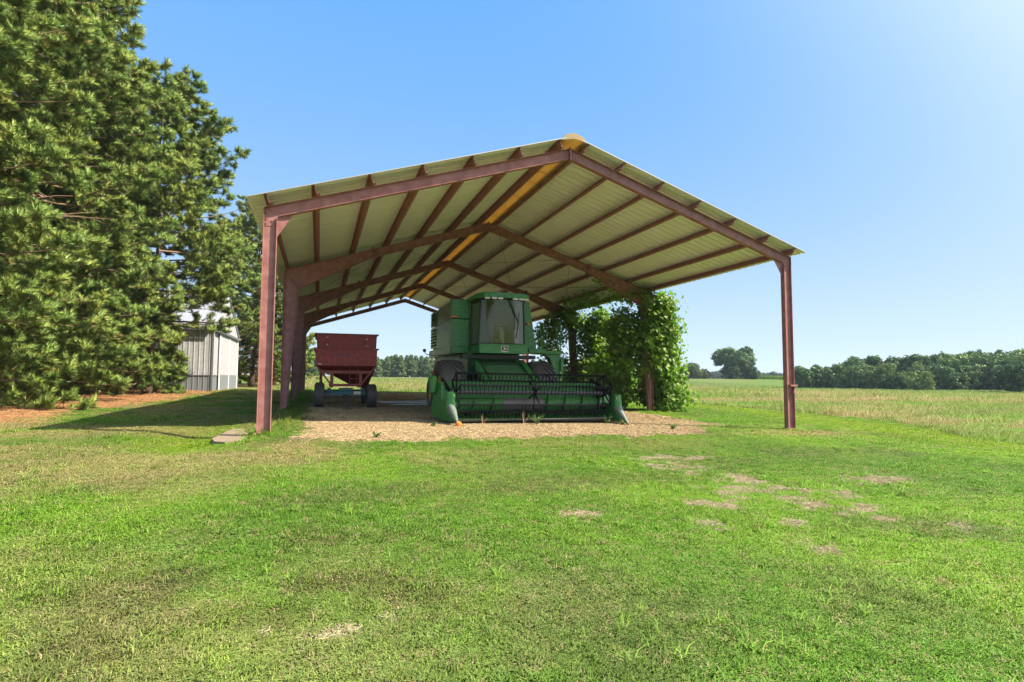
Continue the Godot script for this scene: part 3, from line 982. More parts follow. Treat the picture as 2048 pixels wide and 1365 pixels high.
		var pos := func(q: Vector2, outer: float) -> Vector3:
			var f := clampf((-1.86 - q.x) / 1.8, 0.0, 1.0)
			return Vector3(s * (2.55 + outer * 0.05 + f * 0.30 * outer * clampf(1.15 - q.y * 0.6, 0.2, 1.0)), q.y + gx, q.x)
		for i in range(0, idx.size(), 3):
			for outer in [0.0, 1.0]:
				var A: Vector3 = pos.call(pl[idx[i]], outer)
				var B: Vector3 = pos.call(pl[idx[i + 1]], outer)
				var C: Vector3 = pos.call(pl[idx[i + 2]], outer)
				b.out_tri((A + B + C) / 3.0 - Vector3(s * (outer * 2.0 - 1.0) * 0.1, 0, 0), A, B, C)
		for i in pl.size():
			var j := (i + 1) % pl.size()
			b.out_quad(Vector3(s * 2.6, 0.5, -2.8), pos.call(pl[i], 0.0), pos.call(pl[j], 0.0), pos.call(pl[j], 1.0), pos.call(pl[i], 1.0))
		part(dv, "end_sheet", b, G)
		# snout: upright half barrel that narrows to the point
		b = MB.new()
		var sx := s * (2.60 if s < 0.0 else 2.64)
		b.tube([Vector3(sx, 0.84 + gx, -2.28), Vector3(sx, 0.47 + gx, -2.22)], [0.135, 0.14], 20)
		part(dv, "snout_top", b, G)
		b = MB.new()
		var tip := Vector3(s * 2.52 + (0.16 if s > 0.0 else 0.0), 0.0 + gx, -1.66)
		b.tube([Vector3(sx, 0.47 + gx, -2.22), Vector3(lerpf(sx, tip.x, 0.35), 0.32 + gx, -2.08), tip], [0.139, 0.115, 0.03], 20)
		part(dv, "snout_point", b, m.worn_paint)
		b = MB.new()
		if s < 0.0:
			b.lathe(tip + Vector3(0, 0.0, 0.06), Vector3(0, -0.3, 1), [Vector2(0, -0.09), Vector2(0.065, -0.065), Vector2(0.09, 0), Vector2(0.065, 0.065), Vector2(0, 0.09)], 16)
			part(dv, "tip_ball", b, m.orange)
			b = MB.new()
			b.cbox(Vector3(-2.86, 1.02, -3.45), Vector3(0.2, 0.55, 0.32), 0.07)
			part(dv, "drive_shield", b, G)
			b = MB.new()
			b.bar(Vector3(-2.93, 0.75, -3.5), Vector3(-2.98, 1.5, -3.55), 0.05, 0.03)
			part(dv, "marker_strip", b, G)
		else:
			b.tube([tip - Vector3(0.0, 0, 0.04), tip + Vector3(0.01, -0.03, 0.08)], [0.04, 0.012], 10)
			part(dv, "tip_cap", b, m.rust)
			b = MB.new()
			b.cbox(Vector3(sx - 0.02, 0.74 + gx, -2.147), Vector3(0.13, 0.06, 0.012), 0.004)
			part(dv, "sticker", b, m.yellow)

# ---------------------------------------------------------------- gravity wagon
func build_wagon() -> void:
	var cx := -5.1
	var z0 := -8.95
	var g := ground(cx, -10.0)
	var t := thing("gravity_wagon", Vector3(cx, g, -10.6), "dark red gravity grain wagon standing left of the combine", "wagon")
	var R: Material = m.red
	var b := MB.new()
	# lower box with open top, walls of sheet
	var w0 := 1.12
	var zb := -12.6
	var y1 := 1.66
	var y2 := 2.28
	var y3 := 2.84
	var walls := func(bb: MB, ya: float, yb: float, hw: float, hw2: float, za: float, zc: float, th: float) -> void:
		for s: float in [-1.0, 1.0]:
			bb.hexa(Vector3(cx + s * hw, ya, za), Vector3(cx + s * hw, ya, zc), Vector3(cx + s * (hw - th), ya, zc), Vector3(cx + s * (hw - th), ya, za), Vector3(cx + s * hw2, yb, za), Vector3(cx + s * hw2, yb, zc), Vector3(cx + s * (hw2 - th), yb, zc), Vector3(cx + s * (hw2 - th), yb, za))
		for zz in [za, zc]:
			bb.hexa(Vector3(cx - hw, ya, zz - th * 0.5), Vector3(cx + hw, ya, zz - th * 0.5), Vector3(cx + hw, ya, zz + th * 0.5), Vector3(cx - hw, ya, zz + th * 0.5), Vector3(cx - hw2, yb, zz - th * 0.5), Vector3(cx + hw2, yb, zz - th * 0.5), Vector3(cx + hw2, yb, zz + th * 0.5), Vector3(cx - hw2, yb, zz + th * 0.5))
	walls.call(b, y1, y2, w0 - 0.01, w0, z0, zb, 0.02)
	part(t, "box", b, R)
	b = MB.new()
	walls.call(b, y2 + 0.05, y3, w0 - 0.04, w0 - 0.02, z0 - 0.02, zb + 0.02, 0.02)
	part(t, "box_extension", b, m.red_dark)
	for q in [[y2 + 0.025, w0 + 0.05], [y3 + 0.015, w0 + 0.03]]:
		b = MB.new()
		for s: float in [-1.0, 1.0]:
			b.box(Vector3(cx + s * (q[1] - 0.02), q[0], (z0 + zb) * 0.5), Vector3(0.07, 0.045, z0 - zb + 0.1))
		for zz in [z0 + 0.02, zb - 0.02]:
			b.box(Vector3(cx, q[0], zz), Vector3(q[1] * 2.0, 0.042, 0.06))
		part(t, "rim_rail", b, m.red_dark)
	b = MB.new()
	for q in [[-0.72, 2.72], [-0.72, 2.45], [0.72, 2.68], [0.72, 2.42]]:
		b.lathe(Vector3(cx + q[0], q[1], z0 + 0.0), Vector3(0, 0, 1), [Vector2(0.022, 0), Vector2(0.022, 0.02), Vector2(0, 0.022)], 8)
	part(t, "bolt_set", b, m.bright_steel)
	# hopper
	b = MB.new()
	b.hexa(Vector3(cx + 0.2, 0.95, -10.4), Vector3(cx + 0.2, 0.95, -11.4), Vector3(cx + 0.9, 0.85, -11.4), Vector3(cx + 0.9, 0.85, -10.4), Vector3(cx - w0 + 0.02, y1, z0 - 0.01), Vector3(cx - w0 + 0.02, y1, zb + 0.01), Vector3(cx + w0 - 0.02, y1, zb + 0.01), Vector3(cx + w0 - 0.02, y1, z0 - 0.01))
	part(t, "hopper", b, m.red_dark)
	# front frame
	b = MB.new()
	var zf := z0 - 0.08
	b.cbox(Vector3(cx, 1.42, zf), Vector3(1.86, 0.12, 0.1), 0.01)
	b.cbox(Vector3(cx, 0.93, zf), Vector3(1.16, 0.1, 0.1), 0.01)
	for s: float in [-1.0, 1.0]:
		b.cbox(Vector3(cx + s * 0.52, 1.17, zf), Vector3(0.12, 0.42, 0.09), 0.01)
		b.bar(Vector3(cx + s * 0.9, 1.42, zf - 0.03), Vector3(cx + s * 0.52, 0.92, zf - 0.03), 0.07, 0.06)
		b.bar(Vector3(cx + s * 1.1, 1.68, zf - 0.06), Vector3(cx + s * 0.9, 1.40, zf - 0.06), 0.06, 0.06)
		b.bar(Vector3(cx + s * 0.52, 0.9, zf), Vector3(cx + s * 0.52, 0.9, zb), 0.1, 0.12)
		b.cbox(Vector3(cx + s * 0.9, 1.2, zb), Vector3(0.12, 0.9, 0.09), 0.01)
	part(t, "frame", b, m.red_frame)
	b = MB.new()
	for x in [cx + 0.12, cx + 0.38]:
		b.tube([Vector3(x, 0.95, z0 + 0.06), Vector3(x, 1.52, z0 + 0.06), Vector3(x, 1.58, z0 + 0.02), Vector3(x, 1.6, z0 - 0.06)], [0.012, 0.012, 0.012, 0.012], 6)
	b.rod(Vector3(cx + 0.12, 1.17, z0 + 0.06), Vector3(cx + 0.38, 1.17, z0 + 0.06), 0.012)
	part(t, "ladder", b, m.red_frame)
	# running gear
	b = MB.new()
	b.cbox(Vector3(cx, 0.62, -9.2), Vector3(1.5, 0.16, 0.16), 0.015)
	b.cbox(Vector3(cx, 0.76, -9.2), Vector3(0.5, 0.12, 0.14), 0.015)
	for s: float in [-1.0, 1.0]: b.cbox(Vector3(cx + s * 0.6, 0.72, -9.18), Vector3(0.12, 0.22, 0.12), 0.02)
	b.bar(Vector3(cx, 0.62, -9.3), Vector3(cx, 0.62, -12.2), 0.12, 0.12)
	b.cbox(Vector3(cx, 0.62, -12.2), Vector3(1.5, 0.16, 0.16), 0.015)
	part(t, "running_gear", b, m.teal)
	b = MB.new()
	b.rod(Vector3(cx - 0.75, 0.48, -9.12), Vector3(cx + 0.75, 0.48, -9.12), 0.022)
	b.cbox(Vector3(cx, 0.5, -9.05), Vector3(0.2, 0.16, 0.16), 0.02)
	part(t, "tie_rod", b, m.dark_steel)
	b = MB.new()
	b.bar(Vector3(cx + 0.02, 0.46, -9.0), Vector3(cx + 0.12, g + 0.06, -7.95), 0.13, 0.11)
	b.cbox(Vector3(cx + 0.125, g + 0.06, -7.9), Vector3(0.09, 0.1, 0.14), 0.015)
	part(t, "tongue", b, m.worn_steel)
	b = MB.new()
	b.cbox(Vector3(cx + 0.42, 0.63, -9.105), Vector3(0.26, 0.11, 0.012), 0.004)
	part(t, "plate", b, m.cream)
	b = MB.new()
	b.cbox(Vector3(cx - 0.96, 1.72, z0 + 0.017), Vector3(0.12, 0.05, 0.008), 0.003)
	part(t, "plate", b, m.cream)
	for s: float in [-1.0, 1.0]:
		for z in [-9.2, -12.2]:
			wheel(t, Vector3(cx + s * 0.95, ground(cx + s * 0.95, z) + 0.455, z), 0.47, 0.36, 0.2, 0, m.red_dark, s, false)
	# faded maker's name
	var tm := TextMesh.new()
	var sf := SystemFont.new()
	sf.font_names = PackedStringArray(["Droid Serif"])
	sf.font_italic = true
	tm.font = sf
	tm.text = "Killbros"
	tm.font_size = 64
	tm.pixel_size = 0.0031
	tm.depth = 0.004
	var o := MeshInstance3D.new()
	o.name = "lettering"
	o.mesh = tm
	o.material_override = m.faded_ink
	o.position = Vector3(-0.12, 2.08 - g, z0 + 0.014 + 10.6)
	t.add_child(o)

# ---------------------------------------------------------------- grey metal building
func build_barn() -> void:
	var cx := -12.7
	var g := ground(cx, -27.7)
	var t := thing("metal_building", Vector3(-24.0, g, -33.5), "light grey ribbed metal farm building with sliding door behind the pines", "building")
	var z0 := -27.7
	var z1 := -39.4
	var x1 := -38.0
	var he := g + 4.25
	var hp := he + 2.7
	var zm := (z0 + z1) * 0.5
	var gb := -0.1
	# ribbed wall sheet pieces, upper and wainscot, shared meshes
	var mk := func(h: float, ribs: int, w: float) -> ArrayMesh:
		var b := MB.new()
		b.box(Vector3(w * 0.5, h * 0.5, -0.02), Vector3(w - 0.004, h, 0.04))
		for i in ribs:
			var c := w * (i + 0.5) / ribs
			b.hexa(Vector3(c - 0.035, 0, 0), Vector3(c + 0.035, 0, 0), Vector3(c + 0.02, 0, 0.024), Vector3(c - 0.02, 0, 0.024), Vector3(c - 0.035, h, 0), Vector3(c + 0.035, h, 0), Vector3(c + 0.02, h, 0.024), Vector3(c - 0.02, h, 0.024))
		return b.mesh()
	var up: ArrayMesh = mk.call(3.2, 3, 0.914)
	var low: ArrayMesh = mk.call(1.15 + 0.35, 3, 0.914)
	var n := 27
	for i in n:
		var x := cx - 0.914 * (i + 1)
		shared(t, "wall_panel", up, m.clad, Transform3D(Basis(), Vector3(x + 24.0, he - 3.2 - g, z0 + 33.5)))
		shared(t, "wainscot_panel", low, m.wainscot, Transform3D(Basis(), Vector3(x + 24.0, he - 3.2 - 1.52 - g, z0 + 33.5 - 0.006)))
	# gable end facing right: low ribs
	var ng := 13
	var wg := (z0 - z1) / ng
	var rot := Basis(Vector3.UP, PI / 2.0)
	for i in ng:
		var za := z0 - wg * i
		var zc := z0 - wg * (i + 1)
		var ta := he + (hp - he) * (1.0 - absf(za - zm) / (z0 - zm))
		var tc := he + (hp - he) * (1.0 - absf(zc - zm) / (z0 - zm))
		var b := MB.new()
		b.hexa(Vector3(cx - 0.05, he - 3.2, za - 0.002), Vector3(cx, he - 3.2, za - 0.002), Vector3(cx, he - 3.2, zc + 0.002), Vector3(cx - 0.05, he - 3.2, zc + 0.002), Vector3(cx - 0.05, ta, za - 0.002), Vector3(cx, ta, za - 0.002), Vector3(cx, tc, zc + 0.002), Vector3(cx - 0.05, tc, zc + 0.002))
		for r in 4:
			var zz := lerpf(za, zc, (r + 0.5) / 4.0)
			var tt := lerpf(ta, tc, (r + 0.5) / 4.0)
			b.box(Vector3(cx + 0.006, (he - 3.2 + tt) * 0.5 - 0.02, zz), Vector3(0.014, tt - he + 3.2 - 0.04, 0.04))
		part(t, "wall_panel", b, m.clad)
		b = MB.new()
		b.box(Vector3(cx - 0.03, he - 3.2 - 0.76, (za + zc) * 0.5), Vector3(0.05, 1.5, wg - 0.004))
		for r in 4:
			b.box(Vector3(cx, he - 3.2 - 0.78, lerpf(za, zc, (r + 0.5) / 4.0)), Vector3(0.014, 1.46, 0.04))
		part(t, "wainscot_panel", b, m.wainscot)
	# back and left walls
	var bk := MB.new()
	bk.box(Vector3((cx + x1) * 0.5, (gb + he) * 0.5, z1 + 0.05), Vector3(cx - x1 - 0.1, he - gb, 0.08))
	bk.box(Vector3(x1 + 0.3, (gb + he) * 0.5, zm), Vector3(0.08, he - gb, z0 - z1 - 0.2))
	part(t, "rear_wall", bk, m.clad)
	# corner trim, drip band
	var b2 := MB.new()
	b2.box(Vector3(cx + 0.015, (gb + he) * 0.5, z0 + 0.0), Vector3(0.1, he - gb, 0.12))
	part(t, "corner_trim", b2, m.trim_dark)
	b2 = MB.new()
	b2.box(Vector3(cx + 0.015, (gb + he) * 0.5, z1 + 0.02), Vector3(0.1, he - gb, 0.12))
	part(t, "corner_trim", b2, m.clad)
	b2 = MB.new()
	b2.box(Vector3((cx + x1) * 0.5, he - 3.21, z0 + 0.02), Vector3(cx - x1 - 0.1, 0.05, 0.04))
	b2.box(Vector3(cx + 0.018, he - 3.21, zm), Vector3(0.04, 0.05, z0 - z1 - 0.14))
	part(t, "drip_band", b2, m.trim_dark)
	# sliding doors on the gable end, hung off a track
	var dz0 := z0 - 2.0
	var dz1 := z1 + 0.9
	var dt := he - 0.35
	for k in 2:
		var a := lerpf(dz0, dz1, k * 0.5)
		var c := lerpf(dz0, dz1, k * 0.5 + 0.5)
		var d := MB.new()
		d.box(Vector3(cx + 0.09, (he - 3.2 + dt) * 0.5, (a + c) * 0.5), Vector3(0.06, dt - he + 3.2, a - c - 0.1))
		for r in 14:
			d.box(Vector3(cx + 0.124, (he - 3.2 + dt) * 0.5, lerpf(a, c, (r + 0.5) / 14.0)), Vector3(0.012, dt - he + 3.2, 0.035))
		var dn := part(t, "sliding_door", d, m.clad)
		d = MB.new()
		d.box(Vector3(cx + 0.095, he - 3.2 - 0.62, (a + c) * 0.5), Vector3(0.06, 1.2, a - c - 0.1))
		part(dn, "door_wainscot", d, m.wainscot)
		d = MB.new()
		for e in ([a - 0.1, c + 0.05] if k == 0 else [c + 0.05]):
			d.box(Vector3(cx + 0.13, (he - 4.4 + dt) * 0.5, e), Vector3(0.05, dt - he + 4.4, 0.14))
		part(dn, "door_edge", d, m.white)
	var tr := MB.new()
	tr.cbox(Vector3(cx + 0.17, dt + 0.1, (dz0 + dz1) * 0.5 + 0.6), Vector3(0.26, 0.2, dz0 - dz1 + 1.6), 0.03)
	part(t, "door_track", tr, m.trim_dark)
	# roof
	for s: float in [-1.0, 1.0]:
		var ze := z0 + 0.3 if s > 0.0 else z1 - 0.3
		var ye := he - 0.3 * (hp - he) / (z0 - zm)
		for i in 28:
			var xa := cx + 0.12 - 0.914 * i
			var xc := xa - 0.91
			var r := MB.new()
			var o := Vector3(0, 0.06, 0)
			var A := Vector3(xa, ye, ze)
			var B := Vector3(xa, hp, zm)
			var C := Vector3(xc, hp, zm)
			var D := Vector3(xc, ye, ze)
			r.hexa(A, D, C, B, A + o, D + o, C + o, B + o)
			for q in 3:
				var f := (q + 0.5) / 3.0
				r.bar(A.lerp(D, f) + o * 1.2, B.lerp(C, f) + o * 1.2, 0.05, 0.03, Vector3(0, 1, s * 0.5).normalized())
			part(t, "roof_sheet", r, m.zinc)
	b2 = MB.new()
	b2.box(Vector3((cx + x1) * 0.5, hp + 0.07, zm), Vector3(cx - x1 + 0.8, 0.05, 0.4))
	part(t, "ridge_cap", b2, m.zinc)
	b2 = MB.new()
	b2.box(Vector3((cx + x1) * 0.5 + 0.2, he - 0.2, z0 + 0.34), Vector3(cx - x1 - 0.2, 0.16, 0.05))
	part(t, "eave_trim", b2, m.trim_dark)

# ---------------------------------------------------------------- vegetation meshes
func tuft_mesh(sd: int) -> ArrayMesh:
	# one pine shoot: needles about 15 cm long round a short twig along +y
	var r := RandomNumberGenerator.new()
	r.seed = sd
	var b := MB.new()
	b.colored = true
	b.col = Color(0.22, 0.12, 0.06)
	b.tube([Vector3(0, -0.22, 0), Vector3(0, 0.12, 0)], [0.009, 0.006], 4, false)
	for i in 120:
		var f := r.randf()
		var a := r.randf() * TAU
		var p := Vector3(0, lerpf(-0.12, 0.12, f), 0)
		var open := lerpf(1.25, 0.25, f * f) + r.randf_range(-0.2, 0.2)
		var d := Vector3(cos(a) * sin(open), cos(open), sin(a) * sin(open))
		var len := r.randf_range(0.11, 0.19)
		var side := d.cross(Vector3(r.randf() - 0.5, r.randf() - 0.5, r.randf() - 0.5)).normalized() * 0.005
		var q := p + d * len + Vector3(0, -0.012, 0)
		var shade := r.randf()
		b.col = Color(0.75, 0.95, 0.75).lerp(Color(1.15, 1.1, 0.8), shade) if f > 0.3 else Color(1.35, 1.1, 0.8)
		var nn := (d * 0.35 + Vector3(cos(a), 0.5, sin(a))).normalized()
		b.leaf(p - side, p + side, q, nn)
	return b.mesh()

func pine(label: String, at: Vector2, height: float, rmax: float, base: float, sd: int, shoots: Array, dens := 1.0, cut := 1.0) -> void:
	var r := RandomNumberGenerator.new()
	r.seed = sd
	var g := ground(at.x, at.y) - 0.1
	var o := Vector3(at.x, g, at.y)
	var t := thing("pine_tree", o, label, "pine tree", "tall pines along the left")
	var tr := MB.new()
	var pts := []
	var rad := []
	var lean := Vector2(r.randf_range(-0.1, 0.6), r.randf_range(-0.3, 0.3))
	for i in 11:
		var f := i / 10.0
		pts.append(o + Vector3(lean.x * f + 0.1 * sin(f * 7.0 + sd), height * f, lean.y * f + 0.1 * cos(f * 6.0)))
		rad.append(lerpf(0.21, 0.02, pow(f, 0.85)) + (0.1 if i == 0 else 0.0))
	tr.tube(pts, rad, 9)
	part(t, "trunk", tr, m.bark)
	var br := MB.new()
	var xf := [[], []]
	var cols := [PackedColorArray(), PackedColorArray()]
	var y := base
	var phase := 0.0
	while y < height - 0.3:
		var f := y / height
		var prof := pow(1.0 - f * f * f, 0.62) * smoothstep(-0.5, 0.15, f) * 1.0
		var nb := 6 if f < 0.75 else 5
		phase += 1.1
		for k in nb:
			var a := phase + TAU * k / nb + r.randf_range(-0.3, 0.3)
			var len := rmax * prof * r.randf_range(0.62, 1.12) + 0.35
			var dir := Vector3(cos(a), 0, sin(a))
			if f < 0.25 and dir.x > -0.1: len *= lerpf(1.0, cut, smoothstep(-0.1, 0.4, dir.x))
			var p0: Vector3 = o + Vector3(lean.x * f, y + r.randf_range(-0.3, 0.3), lean.y * f)
			var elev := lerpf(-0.15, 0.85, f)   # slope of the branch
			var bp := []
			var brd := []
			for i in 6:
				var u := i / 5.0
				var sag := -0.34 * len * u * (1.0 - f) + 0.20 * len * u * u
				bp.append(p0 + dir * len * u + Vector3(0, len * u * elev * 0.55 + sag, 0) + Vector3(r.randf() - 0.5, r.randf() - 0.5, r.randf() - 0.5) * 0.12 * len * 0.2)
				brd.append(lerpf(0.018 + 0.009 * len, 0.007, u))
			br.tube(bp, brd, 5, false)
			var dead := r.randf() < (0.10 if f < 0.3 else 0.03)
			var bough := Color(0.86, 0.95, 0.95).lerp(Color(1.14, 1.05, 0.9), r.randf())
			if dead:
				for q in 5:
					var w := 0.35 + 0.13 * q
					var i := mini(int(w * 5.0), 4)
					var bb: Vector3 = bp[i].lerp(bp[i + 1], w * 5.0 - i)
					br.tube([bb, bb + (dir + Vector3(r.randfn(), r.randfn(), r.randfn()) * 0.6).normalized() * r.randf_range(0.3, 0.9)], [0.01, 0.004], 3, false)
				continue
			var step := 0.43 / dens
			var u := clampf(0.30 + 0.12 * r.randf(), 0.0, 1.0) if len > 1.5 else 0.15
			while u <= 1.0:
				var i := mini(int(u * 5.0), 4)
				var bpt: Vector3 = bp[i].lerp(bp[i + 1], u * 5.0 - i)
				for sgn: float in [-1.0, 1.0]:
					if r.randf() < 0.15: continue
					var side := Vector3(-sin(a), 0, cos(a)) * sgn
					var tl := len * (1.04 - u) * 0.33 + r.randf_range(0.1, 0.55)
					var td := (dir * r.randf_range(0.45, 0.95) + side * r.randf_range(0.4, 1.0) + Vector3(0, r.randf_range(-0.35, 1.0), 0)).normalized()
					if u > 0.93: td = (dir + side * 0.35 + Vector3(0, r.randf_range(0.1, 0.5), 0)).normalized()
					var te := bpt + td * tl
					br.tube([bpt, te], [0.011, 0.006], 3, false)
					var ns := 8 + int(tl / 0.3)
					for q in ns:
						var pp := te
						var yd := td
						if q == 0:
							yd = (td + Vector3(0, 0.35, 0)).normalized()
						elif q < 8:
							# side shoots of the puff at the twig's end
							var fan := Vector3(r.randfn(), r.randfn() * 0.7 + 0.35, r.randfn()).normalized()
							yd = (td * 0.55 + fan).normalized()
							pp = te - td * r.randf_range(0.0, 0.2) + yd * 0.12
						else:
							yd = (td * 0.6 + Vector3(r.randfn(), r.randfn() + 0.3, r.randfn()) * 0.8).normalized()
							pp = bpt.lerp(te, 1.0 - (q - 7) * 0.3 / maxf(tl, 0.3)) + yd * 0.08
						var xd := yd.cross(Vector3(r.randf() - 0.5, r.randf() - 0.5, r.randf() - 0.5)).normalized()
						var sc := r.randf_range(0.95, 1.4)
						var v := r.randi() % 2
						xf[v].append(Transform3D(Basis(xd * sc, yd * sc, xd.cross(yd) * sc), pp - o))
						var c := Color(0.14, 0.225, 0.07).lerp(Color(0.285, 0.35, 0.105), r.randf())
						if q > 3 and r.randf() < 0.3: c = c.lerp(Color(0.30, 0.25, 0.075), r.randf() * 0.8)
						cols[v].append(c * bough)
				u += step / len
		y += lerpf(0.68, 0.5, f)
	part(t, "branchwork", br, m.twig)
	for v in 2:
		var cr := many(t, "crown", shoots[v], m.needle, xf[v], cols[v])
		cr.set_meta("kind", "stuff")

func clump_mesh(sd: int, leaves: int, size: float, long := 1.0) -> ArrayMesh:
	# leaf spray inside a unit ball
	var r := RandomNumberGenerator.new()
	r.seed = sd
	var b := MB.new()
	b.colored = true
	for i in leaves:
		var p := Vector3(r.randfn(), r.randfn(), r.randfn()).normalized() * pow(r.randf(), 0.4) * 0.5
		var nn := (p.normalized() + Vector3(r.randfn(), r.randfn() + 0.6, r.randfn()) * 0.5).normalized()
		var x := nn.cross(Vector3(r.randf() - 0.5, r.randf() - 0.5, r.randf() - 0.5)).normalized()
		var y := nn.cross(x)
		var s := size * r.randf_range(0.7, 1.25)
		b.col = Color(1, 1, 1) * r.randf_range(0.75, 1.2)
		b.leaf(p - x * s * 0.5, p + y * s * long * 0.6, p + x * s * 0.5, nn)
		b.leaf(p - x * s * 0.5, p + x * s * 0.5, p - y * s * long * 0.6, nn)
	return b.mesh()

func broad_tree(called: String, label: String, at: Vector2, h: float, w: float, sd: int, clumps: Array, col: Color, group: String, low := 0.12, n := 620, category := "tree") -> void:
	var r := RandomNumberGenerator.new()
	r.seed = sd
	var g := ground(at.x, at.y) - 0.1
	var o := Vector3(at.x, g, at.y)
	var t := thing(called, o, label, category, group)
	var tr := MB.new()
	tr.tube([o, o + Vector3(0.1, h * 0.3, 0), o + Vector3(0.2, h * 0.6, 0.1), o + Vector3(0.2, h * 0.85, 0.1)], [0.035 * h * 0.8, 0.026 * h, 0.015 * h, 0.004 * h], 7)
	var lobes := []
	var nl := 9 + r.randi() % 5
	for i in nl:
		var f := (i + 0.5) / nl
		var a := i * 2.4 + r.randf()
		var y := h * lerpf(low + 0.08, 0.86, pow(f, 0.9))
		var rr := w * 0.5 * (0.68 * sqrt(maxf(0.05, 1.0 - pow(2.0 * clampf((y / h - low) / (1.0 - low), 0, 1) - 1.0, 2.0))))
		var c := Vector3(cos(a) * rr, y, sin(a) * rr)
		var rad := w * r.randf_range(0.2, 0.3) * (1.0 if f < 0.8 else 0.85)
		rad = minf(rad, (h - y) * 0.98 + 0.1)
		lobes.append([c, rad])
		tr.tube([o + Vector3(0.1, y * 0.55, 0), o + c * Vector3(0.6, 0.85, 0.6), o + c], [0.013 * h, 0.008 * h, 0.003 * h], 5, false)
	part(t, "trunk", tr, m.bark)
	var xf := []
	var cols := PackedColorArray()
	for i in n:
		var l: Array = lobes[r.randi() % nl]
		var d := Vector3(r.randfn(), r.randfn() * 0.9 + 0.15, r.randfn()).normalized()
		var p: Vector3 = l[0] + d * l[1] * pow(r.randf(), 0.28) * Vector3(1.0, 0.82, 1.0)
		if p.y < h * 0.01 + 0.2: p.y = 0.2 + r.randf() * 0.5
		var s := w * r.randf_range(0.09, 0.16)
		xf.append(Transform3D(Basis(Vector3(r.randfn(), r.randfn(), r.randfn()).normalized(), r.randf() * TAU).scaled(Vector3.ONE * s), p))
		var cc := col * r.randf_range(0.8, 1.2)
		if r.randf() < 0.12: cc = cc.lerp(Color(0.16, 0.2, 0.05), 0.4)
		cols.append(cc)
	var cr := many(t, "crown", clumps[sd % clumps.size()], m.leaf_far, xf, cols)
	cr.set_meta("kind", "stuff")

func far_conifer(label: String, at: Vector2, h: float, w: float, sd: int, clump: ArrayMesh) -> void:
	var r := RandomNumberGenerator.new()
	r.seed = sd
	var o := Vector3(at.x, ground(at.x, at.y) - 0.1, at.y)
	var t := thing("far_pine", o, label, "pine tree", "row of trees across the field behind the shed")
	var tr := MB.new()
	tr.tube([o, o + Vector3(0, h * 0.95, 0)], [0.22, 0.03], 6)
	part(t, "trunk", tr, m.bark)
	var xf := []
	var cols := PackedColorArray()
	for i in 330:
		var f := pow(r.randf(), 0.8)
		var a := r.randf() * TAU
		var rr := w * 0.5 * pow(1.0 - f, 0.6) * smoothstep(-0.15, 0.2, f) * (0.75 + 0.3 * sin(a * 3.0 + f * 19.0 + sd)) * pow(r.randf(), 0.35)
		var p := Vector3(cos(a) * rr, h * (0.02 + 0.96 * f), sin(a) * rr)
		var s := r.randf_range(0.8, 1.5)
		xf.append(Transform3D(Basis(Vector3(r.randfn(), r.randfn(), r.randfn()).normalized(), r.randf() * TAU).scaled(Vector3(s, s * 0.7, s)), p))
		cols.append(Color(0.085, 0.15, 0.06).lerp(Color(0.15, 0.21, 0.07), r.randf()))
	var cr := many(t, "crown", clump, m.leaf_far, xf, cols)
	cr.set_meta("kind", "stuff")

func vine_leaf() -> ArrayMesh:
	var b := MB.new()
	b.colored = true
	b.col = Color(1, 1, 1)
	var o := Vector3.ZERO
	var rim := [Vector3(0, 0, -0.06), Vector3(0.28, 0.03, -0.34), Vector3(0.52, 0.05, -0.12), Vector3(0.40, 0.04, 0.22), Vector3(0.46, 0.0, 0.48), Vector3(0.18, 0.02, 0.52), Vector3(0.0, -0.06, 0.86), Vector3(-0.18, 0.02, 0.52), Vector3(-0.46, 0.0, 0.48), Vector3(-0.40, 0.04, 0.22), Vector3(-0.52, 0.05, -0.12), Vector3(-0.28, 0.03, -0.34)]
	var c := Vector3(0, -0.05, 0.15)
	for i in rim.size():
		b.tri(c, rim[(i + 1) % rim.size()], rim[i])
	return b.mesh()

